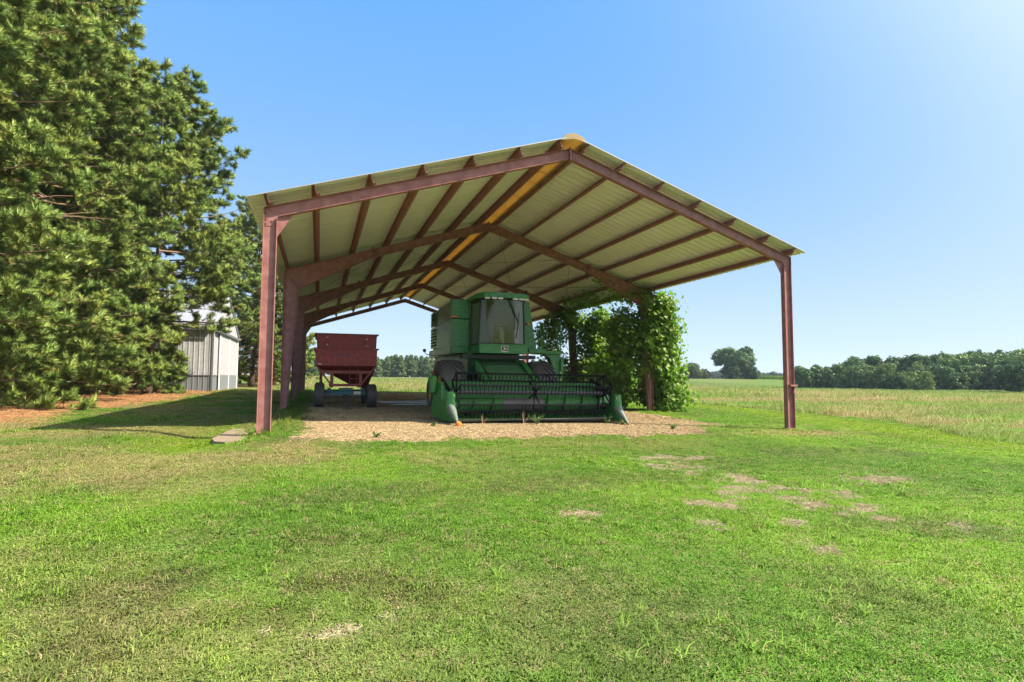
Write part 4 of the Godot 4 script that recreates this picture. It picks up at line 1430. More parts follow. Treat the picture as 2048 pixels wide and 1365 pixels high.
func build_vine(label: String, at: Vector3, lobes: Array, n: int, sd: int, leaf: ArrayMesh, clear: AABB, stems: Array) -> void:
	var r := RandomNumberGenerator.new()
	r.seed = sd
	var t := thing("grape_vine", at, label, "vine", "vines climbing the right-hand posts")
	var b := MB.new()
	for s in stems: b.tube(s, [0.035, 0.03, 0.024, 0.018, 0.01].slice(0, s.size()), 6, false)
	# short runners inside the mass
	var total := 0.0
	for l in lobes: total += l[2]
	var xf := []
	var cols := PackedColorArray()
	for l in lobes:
		var c: Vector3 = l[0]
		var rad: Vector3 = l[1]
		var cnt := int(n * l[2] / total)
		var knots := []
		for i in maxi(6, cnt / 60):
			knots.append(Vector3(r.randfn(), r.randfn(), r.randfn()).normalized() * pow(r.randf(), 0.22))
		for k in knots:
			var e: Vector3 = c + k * rad
			b.tube([c + k * rad * 0.35, c + (k * 0.75 + Vector3(0, 0.1, 0)) * rad, e, e + Vector3(0, -0.18, 0.02)], [0.012, 0.009, 0.006, 0.003], 4, false)
		for i in cnt:
			var k: Vector3 = knots[r.randi() % knots.size()]
			var p: Vector3 = c + k * rad + Vector3(r.randfn(), r.randfn(), r.randfn()) * 0.22
			if r.randf() < 0.3: p = c + Vector3(r.randfn(), r.randfn(), r.randfn()).normalized() * rad * pow(r.randf(), 0.35)
			if clear.has_point(p) or p.y < ground(p.x, p.z) + 0.03: continue
			if p.x < W + 0.35 and p.y > roof_y(p.x) + 0.1: continue
			var out := ((p - c) / rad).normalized()
			var nn := (out * 0.55 + Vector3(0.35, 0.55, 0.2) + Vector3(r.randfn(), r.randfn(), r.randfn()) * 0.55).normalized()
			var fw := (Vector3(0, -1, 0) + Vector3(r.randfn(), r.randfn(), r.randfn()) * 0.5)
			fw = (fw - nn * fw.dot(nn)).normalized()
			var s := r.randf_range(0.10, 0.185)
			xf.append(Transform3D(Basis(nn.cross(fw) * s, nn * s, fw * s), p - at))
			var cc := Color(0.14, 0.25, 0.05).lerp(Color(0.25, 0.37, 0.06), r.randf())
			if r.randf() < 0.06: cc = Color(0.26, 0.3, 0.05)
			cols.append(cc)
	part(t, "stem", b, m.twig)
	var cr := many(t, "foliage", leaf, m.vine, xf, cols)
	cr.set_meta("kind", "stuff")

func blade_mesh(sd: int, blades: int, h: float, spread: float, w: float, lean: float, heads := false) -> ArrayMesh:
	var r := RandomNumberGenerator.new()
	r.seed = sd
	var b := MB.new()
	b.colored = true
	for i in blades:
		var a := r.randf() * TAU
		var p := Vector3(cos(a), 0, sin(a)) * spread * sqrt(r.randf())
		var la := r.randf() * TAU
		var d := Vector3(cos(la), 0, sin(la))
		var hh := h * r.randf_range(0.55, 1.15)
		var ln := lean * r.randf_range(0.3, 1.2)
		var side := Vector3(-d.z, 0, d.x).rotated(Vector3.UP, r.randf_range(-0.8, 0.8)) * w * 0.5
		var q := p + Vector3(0, hh * 0.55, 0) + d * hh * ln * 0.3
		var e := p + Vector3(0, hh * (1.0 - 0.25 * ln), 0) + d * hh * ln
		var nn := (Vector3(0, 1.0, 0) + d * 0.5 * (1.0 if r.randf() > 0.5 else -1.0)).normalized()
		b.col = Color(1, 1, 1) * r.randf_range(0.78, 1.2)
		b.leaf(p - side, p + side, q + side * 0.85, nn)
		b.leaf(p - side, q + side * 0.85, q - side * 0.85, nn)
		b.leaf(q - side * 0.85, q + side * 0.85, e, nn)
		if heads and i % 3 == 0:
			b.col = Color(2.0, 1.35, 1.5) * r.randf_range(0.8, 1.1)
			var s2 := Vector3(-d.z, 0, d.x) * w * 1.1
			var top := e + Vector3(0, hh * 0.12, 0) + d * 0.02
			b.leaf(e - s2, e + s2, top, nn)
			b.leaf(e - s2, e + s2, e - Vector3(0, hh * 0.1, 0), nn)
	return b.mesh()

func build_grass() -> void:
	rng.seed = 77
	var heading := Vector2(sin(YAW), -cos(YAW))
	var kinds := [blade_mesh(1, 18, 0.045, 0.06, 0.0055, 1.0), blade_mesh(2, 22, 0.034, 0.065, 0.0075, 1.5), blade_mesh(3, 11, 0.072, 0.045, 0.0045, 0.6)]
	var xf := [[], [], []]
	var cols := [PackedColorArray(), PackedColorArray(), PackedColorArray()]
	var rings := [[1.6, 5.0, 1050.0, 1.0], [5.0, 9.0, 640.0, 1.1], [9.0, 16.0, 330.0, 1.35], [16.0, 27.0, 120.0, 1.9], [27.0, 48.0, 26.0, 2.8]]
	for q in rings:
		var half := 0.92
		var cnt := int((q[1] * q[1] - q[0] * q[0]) * half * q[2])
		for i in cnt:
			var d := sqrt(lerpf(q[0] * q[0], q[1] * q[1], rng.randf()))
			var a := rng.randf_range(-half, half)
			var v := heading.rotated(a) * d
			var x := CAM.x + v.x
			var z := CAM.z + v.y
			var st := straw(x, z)
			if st > 0.5 and rng.randf() > 0.012 + 0.5 * (1.0 - st): continue
			if st > 0.05 and st <= 0.5 and rng.randf() < st * 1.1: continue
			if field(x, z) > 0.6: continue
			var li := litter(x, z)
			if li > 0.1 and rng.randf() < li * 1.15: continue
			if x < -12.95 and z < -27.6 and z > -39.5: continue
			if x > -8.08 and x < -7.42 and z < 0.95 and z > -14.0 and rng.randf() > 0.03 + (0.5 if z < -2.0 else 0.0): continue
			var ba := bare(x, z)
			if ba > 0.0 and rng.randf() < ba * 0.93: continue
			var bw := brown(x, z)
			if bw > 0.0 and rng.randf() < bw * 0.62: continue
			var k := 2 if rng.randf() < 0.16 else rng.randi() % 2
			var hgt: float = q[3] * rng.randf_range(0.75, 1.25) * (0.85 + 0.5 * n_mid.get_noise_2d(x * 2.0, z * 2.0))
			var wid: float = q[3] * rng.randf_range(0.85, 1.2)
			# longer grass round the left posts, where the mower does not reach
			var strip := exp(-pow((x + 6.85) / 0.33, 2.0)) * smoothstep(0.6, -1.0, z) * smoothstep(-31.0, -28.0, z)
			strip = maxf(strip, exp(-(pow(x - 7.2, 2.0) + pow(z, 2.0)) / 0.09))
			strip = maxf(strip, exp(-(pow(x + 7.1, 2.0) + pow(z, 2.0)) / 0.12))
			strip = maxf(strip, exp(-(pow(x - 7.6, 2.0) + pow(z + 7.4, 2.0)) / 0.8) * 0.7)
			hgt *= 1.0 + 2.6 * strip
			if d > 9.0: hgt *= 0.75
			var c := turf(x, z)
			c = c.lerp(Color(0.2, 0.36, 0.03), strip * 0.5)
			c = c * rng.randf_range(0.75, 1.25)
			if rng.randf() < 0.10: c = Color(0.40, 0.33, 0.17)
			if rng.randf() < 0.10: c = c.lerp(Color(0.2, 0.34, 0.04), 0.6)
			xf[k].append(Transform3D(Basis(Vector3.UP, rng.randf() * TAU).scaled(Vector3(wid, hgt * 0.85, wid)), Vector3(x, ground(x, z) + 0.0 , z)))
			cols[k].append(c)
	for k in 3:
		tag(many(self, "lawn_grass", kinds[k], m.grass, xf[k], cols[k]), ["short mown lawn grass in front of the shed", "flat spreading lawn grass in front of the shed", "taller wispy lawn grass in front of the shed"][k], "grass", "", "stuff")
	# coarse bright tufts and clover among the lawn
	var coarse := blade_mesh(21, 15, 0.10, 0.05, 0.009, 1.25)
	var clover := MB.new()
	clover.colored = true
	var cr := RandomNumberGenerator.new()
	cr.seed = 4
	for i in 20:
		var p := Vector3(cr.randfn() * 0.035, cr.randf_range(0.012, 0.038), cr.randfn() * 0.035)
		var nn := Vector3(cr.randfn() * 0.35, 1, cr.randfn() * 0.35).normalized()
		clover.col = Color(1, 1, 1) * cr.randf_range(0.75, 1.2)
		for k in 3:
			var a := TAU * k / 3.0 + cr.randf()
			var d := Vector3(cos(a), 0, sin(a)).slide(nn).normalized() * 0.013
			var e := nn.cross(d) * 0.55
			clover.leaf(p, p + d - e, p + d * 1.25, nn)
			clover.leaf(p, p + d * 1.25, p + d + e, nn)
	var xa := [[], []]
	var ca := [PackedColorArray(), PackedColorArray()]
	for i in 60000:
		var d := sqrt(lerpf(2.0, 230.0, rng.randf()))
		var v := heading.rotated(rng.randf_range(-0.92, 0.92)) * d
		var x := CAM.x + v.x
		var z := CAM.z + v.y
		if straw(x, z) > 0.15 or field(x, z) > 0.5 or litter(x, z) > 0.3: continue
		var ba := bare(x, z)
		if rng.randf() < ba * 0.9: continue
		var pa := n_mid.get_noise_2d(x * 2.2 + 33.0, z * 2.2) + 0.5 * n_fine.get_noise_2d(x, z)
		if pa > 0.15 and rng.randf() < 0.14:
			xa[0].append(Transform3D(Basis(Vector3.UP, rng.randf() * TAU).scaled(Vector3.ONE * rng.randf_range(0.45, 0.95)), Vector3(x, ground(x, z), z)))
			ca[0].append(turf(x, z).lerp(Color(0.21, 0.35, 0.055), 0.65) * rng.randf_range(0.85, 1.2))
		elif pa < -0.08 and rng.randf() < 0.3:
			xa[1].append(Transform3D(Basis(Vector3.UP, rng.randf() * TAU).scaled(Vector3.ONE * rng.randf_range(0.5, 0.8)), Vector3(x, ground(x, z), z)))
			ca[1].append(turf(x, z).lerp(Color(0.13, 0.235, 0.05), 0.5) * rng.randf_range(0.8, 1.2))
	tag(many(self, "crabgrass", coarse, m.grass, xa[0], ca[0]), "coarse bright crabgrass tufts dotted through the lawn", "grass", "", "stuff")
	tag(many(self, "clover", clover.mesh(), m.grass, xa[1], ca[1]), "low clover leaves growing in the lawn", "clover", "", "stuff")
	# rough field
	var tall := [blade_mesh(11, 16, 0.42, 0.16, 0.007, 0.45, true), blade_mesh(12, 20, 0.34, 0.2, 0.008, 0.7, false)]
	xf = [[], []]
	cols = [PackedColorArray(), PackedColorArray()]
	for q in [[14.0, 26.0, 70.0, 0.95], [26.0, 48.0, 22.0, 1.25], [48.0, 100.0, 5.5, 1.9], [100.0, 190.0, 1.1, 2.6]]:
		var half := 0.92
		var cnt := int((q[1] * q[1] - q[0] * q[0]) * half * q[2])
		for i in cnt:
			var d := sqrt(lerpf(q[0] * q[0], q[1] * q[1], rng.randf()))
			var a := rng.randf_range(-half, half)
			var v := heading.rotated(a) * d
			var x := CAM.x + v.x
			var z := CAM.z + v.y
			var f := field(x, z)
			if f < 0.5 and rng.randf() > f: continue
			if f <= 0.02: continue
			var c := meadow(x, z) * rng.randf_range(0.75, 1.25)
			var gy := smoothstep(6.0, 1.0, x - 12.5 + 0.4 * z) * 0.0
			var k := 0 if c.r > 0.8 * c.g and rng.randf() < 0.8 else 1
			var s: float = q[3] * rng.randf_range(0.7, 1.2)
			var hs := s * (0.4 if d > 100.0 else 0.62) * (0.8 + 0.6 * n_mid.get_noise_2d(x, z))
			xf[k].append(Transform3D(Basis(Vector3.UP, rng.randf() * TAU).scaled(Vector3(s, hs, s)), Vector3(x, ground(x, z), z)))
			cols[k].append(c)
	tag(many(self, "field_grass", tall[0], m.grass, xf[0], cols[0]), "rough tall grass with pinkish seed heads in the field", "grass", "", "stuff")
	tag(many(self, "field_grass", tall[1], m.grass, xf[1], cols[1]), "leafy green tall grass in the unmown field", "grass", "", "stuff")
	# chopped straw and chips on the shed floor
	var fl := MB.new()
	fl.colored = true
	fl.col = Color(1, 1, 1)
	for i in 7:
		var a := i * 2.4
		var p := Vector3(cos(a), 0, sin(a)) * 0.055 * sqrt(i / 7.0)
		fl.box(p + Vector3(0, 0.006 + 0.002 * i, 0), Vector3(0.05 + 0.008 * (i % 3), 0.003, 0.008 + 0.003 * (i % 2)), Basis(Vector3.UP, a * 1.7) * Basis(Vector3.RIGHT, 0.3 * sin(a)) * Basis(Vector3(0, 0, 1), 0.35 * cos(a * 2.0)))
	var chip := fl.mesh()
	var cf := []
	var cc := PackedColorArray()
	for q in [[-6.6, 6.2, -3.5, 1.6, 40000], [-6.6, 6.2, -12.0, -3.5, 18000], [-6.6, 6.2, -29.0, -12.0, 6000]]:
		for i in q[4]:
			var x := rng.randf_range(q[0], q[1])
			var z := rng.randf_range(q[2], q[3])
			if rng.randf() > pow(straw(x, z), 1.5): continue
			var s := rng.randf_range(0.5, 1.1) * (1.0 if z > -3.5 else 1.6)
			cf.append(Transform3D(Basis(Vector3.UP, rng.randf() * TAU).scaled(Vector3(s, s, s)), Vector3(x, ground(x, z) + 0.004, z)))
			cc.append(Color(0.50, 0.385, 0.22).lerp(Color(0.22, 0.15, 0.085), pow(rng.randf(), 1.2)) * rng.randf_range(0.85, 1.2))
	tag(many(self, "straw_litter", chip, m.chaff, cf, cc), "golden chopped straw strewn over the shed floor", "straw", "", "stuff")
	# fallen needles under the pines, and dead stems in the bare spots
	fl = MB.new()
	fl.colored = true
	fl.col = Color(1, 1, 1)
	for i in 9:
		var a := i * 2.4
		var p := Vector3(cos(a), 0, sin(a)) * 0.12 * sqrt(i / 9.0)
		fl.box(p + Vector3(0, 0.008 + 0.003 * i, 0), Vector3(0.15, 0.004, 0.005), Basis(Vector3.UP, a * 1.7) * Basis(Vector3(0, 0, 1), 0.25 * cos(a * 2.0)))
	var nm := fl.mesh()
	cf = []
	cc = PackedColorArray()
	for i in 26000:
		var x := rng.randf_range(-24.0, -9.0)
		var z := rng.randf_range(-30.0, 4.0)
		if rng.randf() > litter(x, z): continue
		if x < -12.9 and z < -27.6: continue
		var s := rng.randf_range(0.8, 1.5)
		cf.append(Transform3D(Basis(Vector3.UP, rng.randf() * TAU).scaled(Vector3(s, s, s)), Vector3(x, ground(x, z), z)))
		cc.append(Color(0.48, 0.265, 0.125).lerp(Color(0.26, 0.14, 0.07), rng.randf()))
	tag(many(self, "needle_litter", nm, m.chaff, cf, cc), "fallen orange brown pine needles under the pines", "pine needles", "", "stuff")
	cf = []
	cc = PackedColorArray()
	for p in BARE:
		for i in int(420 * p[2] * p[3] * 10.0):
			var x: float = p[0] + p[2] * rng.randf_range(-1.3, 1.3)
			var z: float = p[1] + p[3] * rng.randf_range(-1.3, 1.3)
			if rng.randf() > bare(x, z) + 0.05: continue
			cf.append(Transform3D(Basis(Vector3.UP, rng.randf() * TAU).scaled(Vector3(0.35, 0.5, 0.35)), Vector3(x, ground(x, z) + 0.004, z)))
			cc.append(Color(0.60, 0.52, 0.34).lerp(Color(0.28, 0.21, 0.12), rng.randf()))
	tag(many(self, "dead_stems", nm, m.chaff, cf, cc), "dry dead stems on the bare patches in the lawn", "dead grass", "", "stuff")

func build_weeds() -> void:
	rng.seed = 5
	var leaf := vine_leaf()
	var spots := [[-1.75, -1.95, 0.28, "dry thin weed stalks standing left in front of the cutter bar", true], [-0.55, -1.9, 0.36, "single dry stalk standing before the middle of the cutter bar", true], [-0.15, -1.9, 0.34, "bluish green leafy weed before the middle of the header", false], [2.25, -2.15, 0.3, "small green weed beside the right header divider", false], [2.55, -1.75, 0.12, "low green weed at the tip of the right divider", false], [3.35, -0.4, 0.16, "low green weed in the straw right of the header", false], [-3.2, -1.6, 0.1, "low green weed patch left of the header divider", false], [-4.9, 0.75, 0.13, "green weed patch at the front edge of the straw", false]]
	for s in spots:
		var o := Vector3(s[0], ground(s[0], s[1]), s[1])
		var t := thing("weed", o, s[3], "weed", "weeds in the straw")
		var b := MB.new()
		var xf := []
		var cols := PackedColorArray()
		var n := 4 if s[4] else 9
		for i in n:
			var a := i * 2.4
			var e := o + Vector3(cos(a) * s[2] * rng.randf_range(0.2, 0.9), s[2] * rng.randf_range(0.6, 1.1), sin(a) * s[2] * rng.randf_range(0.2, 0.9))
			if s[4]: e = o + Vector3(cos(a) * 0.08 * i, s[2] * (1.1 - 0.13 * i), sin(a) * 0.04)
			b.tube([o, o.lerp(e, 0.5) + Vector3(0, 0.03, 0), e], [0.006, 0.005, 0.003], 4, false)
			if not s[4]:
				for k in 5:
					var p := o.lerp(e, 0.3 + 0.17 * k)
					xf.append(Transform3D(Basis(Vector3(rng.randfn(), 0.4, rng.randfn()).normalized(), rng.randf() * 1.6).scaled(Vector3.ONE * rng.randf_range(0.03, 0.055)), p - o))
					cols.append(Color(0.09, 0.17, 0.06).lerp(Color(0.13, 0.22, 0.05), rng.randf()))
		part(t, "stem", b, m.dry_stem if s[4] else m.green_stem)
		if xf.size():
			many(t, "foliage", leaf, m.vine, xf, cols).set_meta("kind", "stuff")

# ---------------------------------------------------------------- main
func _ready() -> void:
	# camera
	var cam := Camera3D.new()
	cam.name = "camera"
	add_child(cam)
	var pitch := 0.0656
	var roll := 0.0049
	var right := Vector3(cos(YAW), 0, sin(YAW))
	var fwd := Vector3(sin(YAW), 0, -cos(YAW))
	var f2 := fwd * cos(pitch) + Vector3.UP * sin(pitch)
	var u2 := Vector3.UP * cos(pitch) - fwd * sin(pitch)
	var r3 := right * cos(roll) + u2 * sin(roll)
	var u3 := u2 * cos(roll) - right * sin(roll)
	cam.transform = Transform3D(Basis(r3, u3, -f2), CAM)
	cam.fov = 62.9
	cam.near = 0.05
	cam.far = 6000.0
	cam.current = true
	# sky, sun, exposure
	var env := Environment.new()
	env.background_mode = Environment.BG_SKY
	var sky := Sky.new()
	var sm := ProceduralSkyMaterial.new()
	sm.sky_top_color = Color(0.255, 0.442, 0.632)
	sm.sky_horizon_color = Color(0.58, 0.635, 0.67)
	sm.sky_curve = 0.17
	sm.ground_bottom_color = Color(0.36, 0.38, 0.24)
	sm.ground_horizon_color = Color(0.55, 0.6, 0.5)
	sm.sun_angle_max = 95.0
	sm.sun_curve = 0.385
	sky.sky_material = sm
	env.sky = sky
	env.background_energy_multiplier = 1.0
	env.tonemap_mode = Environment.TONE_MAPPER_LINEAR
	env.tonemap_exposure = 2.8
	env.fog_enabled = true
	env.fog_density = 0.0002
	env.fog_light_color = Color(0.86, 0.93, 1.0)
	env.sdfgi_enabled = true
	env.ssao_enabled = true
	env.ssil_enabled = true
	var we := WorldEnvironment.new()
	we.name = "world"
	we.environment = env
	add_child(we)
	var sun := DirectionalLight3D.new()
	sun.name = "sun"
	sun.light_energy = 1.38
	sun.light_color = Color(1.0, 0.955, 0.88)
	sun.light_angular_distance = 0.5
	sun.shadow_enabled = true
	add_child(sun)
	sun.look_at_from_position(Vector3(0.9, 1.0, 0.47), Vector3.ZERO)

	n_big.noise_type = FastNoiseLite.TYPE_SIMPLEX_SMOOTH
	n_big.frequency = 0.09
	n_big.seed = 3
	n_mid.noise_type = FastNoiseLite.TYPE_SIMPLEX_SMOOTH
	n_mid.frequency = 0.28
	n_mid.seed = 8
	n_fine.noise_type = FastNoiseLite.TYPE_SIMPLEX_SMOOTH
	n_fine.frequency = 1.1
	n_fine.seed = 21

	# materials
	var grain := ntex(0.02, Color(0.86, 0.86, 0.86), Color(1, 1, 1), 1, 5)
	var rough_g := ntex(0.05, Color(0.5, 0.5, 0.5), Color(1, 1, 1), 2, 5)
	var e := mat("earth", Color(1.25, 1.25, 1.25), 0.95, 0.0, rough_g, 0.9, 0.15)
	e.albedo_color = Color(1, 1, 1)
	e.vertex_color_use_as_albedo = true
	bump(e, rough_g, 3.0)
	mat("primer", Color(0.365, 0.178, 0.165), 0.55, 0.0, ntex(0.012, Color(0.80, 0.72, 0.69), Color(1, 1, 1), 61, 6), 0.5, 0.4)
	mat("sheet", Color(0.82, 0.83, 0.86), 0.5, 0.0, ntex(0.012, Color(0.94, 0.935, 0.92), Color(1, 1, 1), 5, 3), 0.15, 0.4)
	var fo := mat("foam", Color(0.94, 0.87, 0.64), 0.95, 0.0, ntex(0.05, Color(0.55, 0.5, 0.42), Color(1, 1, 1), 6, 5), 1.6, 0.1)
	fo.backlight_enabled = true
	fo.backlight = Color(1.0, 0.9, 0.65)
	mat("dark_steel", Color(0.05, 0.045, 0.04), 0.6, 0.3)
	mat("green", Color(0.042, 0.26, 0.052), 0.38, 0.0, ntex(0.015, Color(0.68, 0.72, 0.66), Color(1, 1, 1), 9, 5), 0.9)
	mat("dusty_green", Color(0.055, 0.20, 0.065), 0.6, 0.0, ntex(0.02, Color(0.7, 0.75, 0.7), Color(1, 1, 1), 12, 5), 1.2)
	mat("pale_green", Color(0.10, 0.22, 0.08), 0.5)
	var gg := mat("gloss_green", Color(0.05, 0.13, 0.06), 0.22, 0.0, ntex(0.01, Color(0.75, 0.78, 0.75), Color(1, 1, 1), 14, 4), 0.8)
	gg.clearcoat_enabled = true
	gg.clearcoat = 0.8
	gg.clearcoat_roughness = 0.12
	mat("yellow", Color(0.72, 0.46, 0.02), 0.45)
	mat("rubber", Color(0.075, 0.073, 0.075), 0.55, 0.0, grain, 2.0, 0.5)
	mat("black", Color(0.012, 0.012, 0.012), 0.5)
	mat("reel_black", Color(0.010, 0.010, 0.014), 0.6, 0.0, grain, 2.0, 0.22)
	mat("reel_tube", Color(0.05, 0.055, 0.075), 0.4, 0.2)
	mat("worn_steel", Color(0.22, 0.215, 0.20), 0.5, 0.6, grain, 2.0)
	mat("bright_steel", Color(0.55, 0.57, 0.62), 0.32, 0.8, grain, 2.0)
	mat("flight", Color(0.08, 0.08, 0.075), 0.45, 0.5)
	mat("worn_paint", Color(0.44, 0.45, 0.45), 0.38, 0.5, ntex(0.02, Color(0.45, 0.6, 0.5), Color(1, 1, 1), 17, 4), 2.2)
	mat("orange", Color(0.85, 0.19, 0.02), 0.5)
	mat("amber", Color(0.72, 0.12, 0.015), 0.3)
	mat("rust", Color(0.36, 0.09, 0.03), 0.8)
	mat("cream", Color(0.72, 0.66, 0.50), 0.5)
	mat("badge_dark", Color(0.035, 0.02, 0.012), 0.4)
	mat("cab_trim", Color(0.075, 0.08, 0.045), 0.85)
	mat("grey_trim", Color(0.22, 0.23, 0.22), 0.7)
	mat("seat", Color(0.16, 0.13, 0.09), 0.9)
	mat("lamp_glass", Color(0.72, 0.70, 0.62), 0.2)
	var gl := mat("glass", Color(0.13, 0.155, 0.04), 0.03)  # lawn reflection put into the colour: olive tint imitates the mirrored grass
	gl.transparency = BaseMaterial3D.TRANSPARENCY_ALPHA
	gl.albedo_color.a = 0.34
	mat("red", Color(0.52, 0.062, 0.048), 0.5, 0.0, ntex(0.015, Color(0.72, 0.74, 0.74), Color(1, 1, 1), 23, 5), 0.7)
	mat("red_dark", Color(0.43, 0.05, 0.045), 0.55, 0.0, ntex(0.015, Color(0.72, 0.74, 0.74), Color(1, 1, 1), 24, 5), 0.7)
	mat("red_frame", Color(0.40, 0.085, 0.062), 0.6, 0.0, grain, 1.0)
	mat("teal", Color(0.045, 0.17, 0.20), 0.6, 0.0, grain, 2.0)
	mat("faded_ink", Color(0.15, 0.085, 0.16), 0.8)
	mat("clad", Color(0.42, 0.425, 0.435), 0.45, 0.0, ntex(0.01, Color(0.9, 0.9, 0.9), Color(1, 1, 1), 31, 3), 0.5)
	mat("wainscot", Color(0.17, 0.18, 0.195), 0.45)
	mat("trim_dark", Color(0.12, 0.125, 0.13), 0.5)
	mat("white", Color(0.80, 0.80, 0.80), 0.5)
	mat("zinc", Color(0.38, 0.39, 0.41), 0.4, 0.3)
	var bk := mat("bark", Color(0.24, 0.165, 0.12), 0.95, 0.0, ntex(0.03, Color(0.4, 0.38, 0.36), Color(1, 1, 1), 41, 5), 1.2, 0.1)
	bump(bk, rough_g, 4.0)
	mat("twig", Color(0.25, 0.17, 0.115), 0.95, 0.0, null, 1.0, 0.1)
	mat("dry_stem", Color(0.5, 0.34, 0.2), 0.9)
	mat("green_stem", Color(0.12, 0.18, 0.06), 0.9)
	leafy("needle", 0.45, Color(0.35, 0.42, 0.2), 0.35)
	leafy("leaf_far", 0.6, Color(0.45, 0.5, 0.2), 0.25)
	leafy("vine", 0.4, Color(0.8, 0.95, 0.35), 0.4)
	leafy("grass", 0.55, Color(0.6, 0.7, 0.3), 0.25)
	var ch := mat("chaff", Color(1, 1, 1), 0.85, 0.0, null, 1.0, 0.2)
	ch.vertex_color_use_as_albedo = true
	mat("board", Color(0.26, 0.27, 0.30), 0.35, 0.0, grain, 1.0)
	mat("concrete", Color(0.43, 0.315, 0.215), 0.9, 0.0, rough_g, 1.0)

	for q in [["green", 0.2, 71], ["dusty_green", 0.55, 73], ["gloss_green", 0.2, 77], ["rubber", 0.6, 74], ["red", 0.14, 75], ["red_frame", 0.35, 76], ["red_dark", 0.16, 78], ["teal", 0.4, 79]]:
		dusty(m[q[0]], q[1], q[2])
	build_ground()
	build_shed()
	build_barn()
	build_combine()
	build_wagon()
	# boards on the floor behind the wagon
	for q in [[-2.3, -14.2, 2.7, 0.04, "grey board lying farthest back on the floor between wagon and combine"], [-2.15, -12.9, 2.5, 0.02, "grey board lying in the middle of three on the shed floor"], [-2.2, -11.3, 1.9, 0.05, "grey board lying nearest the camera on the floor between wagon and combine"]]:
		var b := MB.new()
		var y := ground(q[0], q[1])
		b.cbox(Vector3(q[0], y + 0.035, q[1]), Vector3(q[2], 0.05, 0.36), 0.008, Basis(Vector3.UP, q[3]))
		tag(part(self, "floor_board", b, m.board), q[4], "board", "boards on the shed floor")
	# worn pad outside the left posts
	var pd := MB.new()
	pd.extr(PackedVector2Array([Vector2(-8.02, -2.0), Vector2(-7.45, -2.1), Vector2(-7.43, 0.35), Vector2(-7.52, 0.8), Vector2(-7.74, 1.02), Vector2(-7.95, 0.86), Vector2(-8.1, 0.3)]), Vector3(0, ground(-7.5, -0.6) - 0.095, 0), Vector3.RIGHT, Vector3(0, 0, 1), 0.18)
	tag(part(self, "concrete_slab", pd, m.concrete), "worn tan concrete slab outside the front left post", "concrete slab")

	# pines
	var shoots := [tuft_mesh(1), tuft_mesh(2)]
	pine("tall pine nearest the camera at the left edge of the photo", Vector2(-17.9, -8.0), 20.0, 4.9, 0.9, 101, shoots)
	pine("tall pine whose bare trunk shows at far left", Vector2(-17.5, -14.5), 20.5, 4.6, 1.2, 102, shoots)
	pine("tall pine second trunk from the left in the row", Vector2(-18.6, -18.5), 20.0, 4.6, 1.4, 103, shoots)
	pine("pine standing close to the grey building wall", Vector2(-19.0, -24.0), 17.5, 4.4, 1.4, 104, shoots, 1.0, 0.6)
	pine("pine whose low branches hide the front corner of the grey building", Vector2(-14.9, -22.7), 17.6, 4.9, 0.5, 105, shoots, 1.25, 0.3)
	pine("pine standing behind the grey building gable", Vector2(-12.2, -46.5), 17.5, 5.6, 1.6, 106, shoots, 1.0)
	pine("farther pine seen between the left shed posts", Vector2(-11.0, -56.0), 15.0, 4.5, 0.8, 107, shoots, 0.6)

	# vines on the right
	var leaf := vine_leaf()
	build_vine("leafy grape vine smothering the second right post", Vector3(7.3, ground(7.3, -7.4), -7.44),
		[[Vector3(7.75, 2.7, -7.6), Vector3(1.05, 1.6, 0.95), 1.7], [Vector3(8.1, 1.35, -7.9), Vector3(1.0, 1.2, 1.1), 1.1], [Vector3(7.6, 4.1, -7.5), Vector3(0.8, 0.85, 0.8), 0.9], [Vector3(8.2, 0.5, -7.8), Vector3(1.05, 0.5, 1.2), 0.5], [Vector3(6.5, 2.9, -8.2), Vector3(0.85, 1.3, 0.9), 1.0], [Vector3(6.3, 1.5, -9.4), Vector3(1.0, 1.3, 1.0), 0.7], [Vector3(6.7, 0.5, -9.0), Vector3(1.0, 0.5, 0.9), 0.35], [Vector3(6.5, 4.75, -7.5), Vector3(1.1, 0.3, 0.35), 0.10], [Vector3(5.0, 5.25, -7.6), Vector3(0.9, 0.25, 0.3), 0.03]],
		15000, 61, leaf, AABB(Vector3(6.7, -0.5, -7.9), Vector3(0.85, 1.75, 2.0)),
		[[Vector3(7.2, -0.2, -7.5), Vector3(7.1, 1.5, -7.35), Vector3(7.3, 3.0, -7.3), Vector3(7.0, 4.4, -7.4)], [Vector3(6.2, -0.1, -8.9), Vector3(6.4, 1.0, -8.6), Vector3(6.9, 2.2, -8.0), Vector3(7.2, 3.4, -7.6)], [Vector3(5.9, 0.0, -9.0), Vector3(6.0, 0.9, -9.0), Vector3(6.3, 2.0, -8.9), Vector3(6.6, 3.2, -8.5)]])
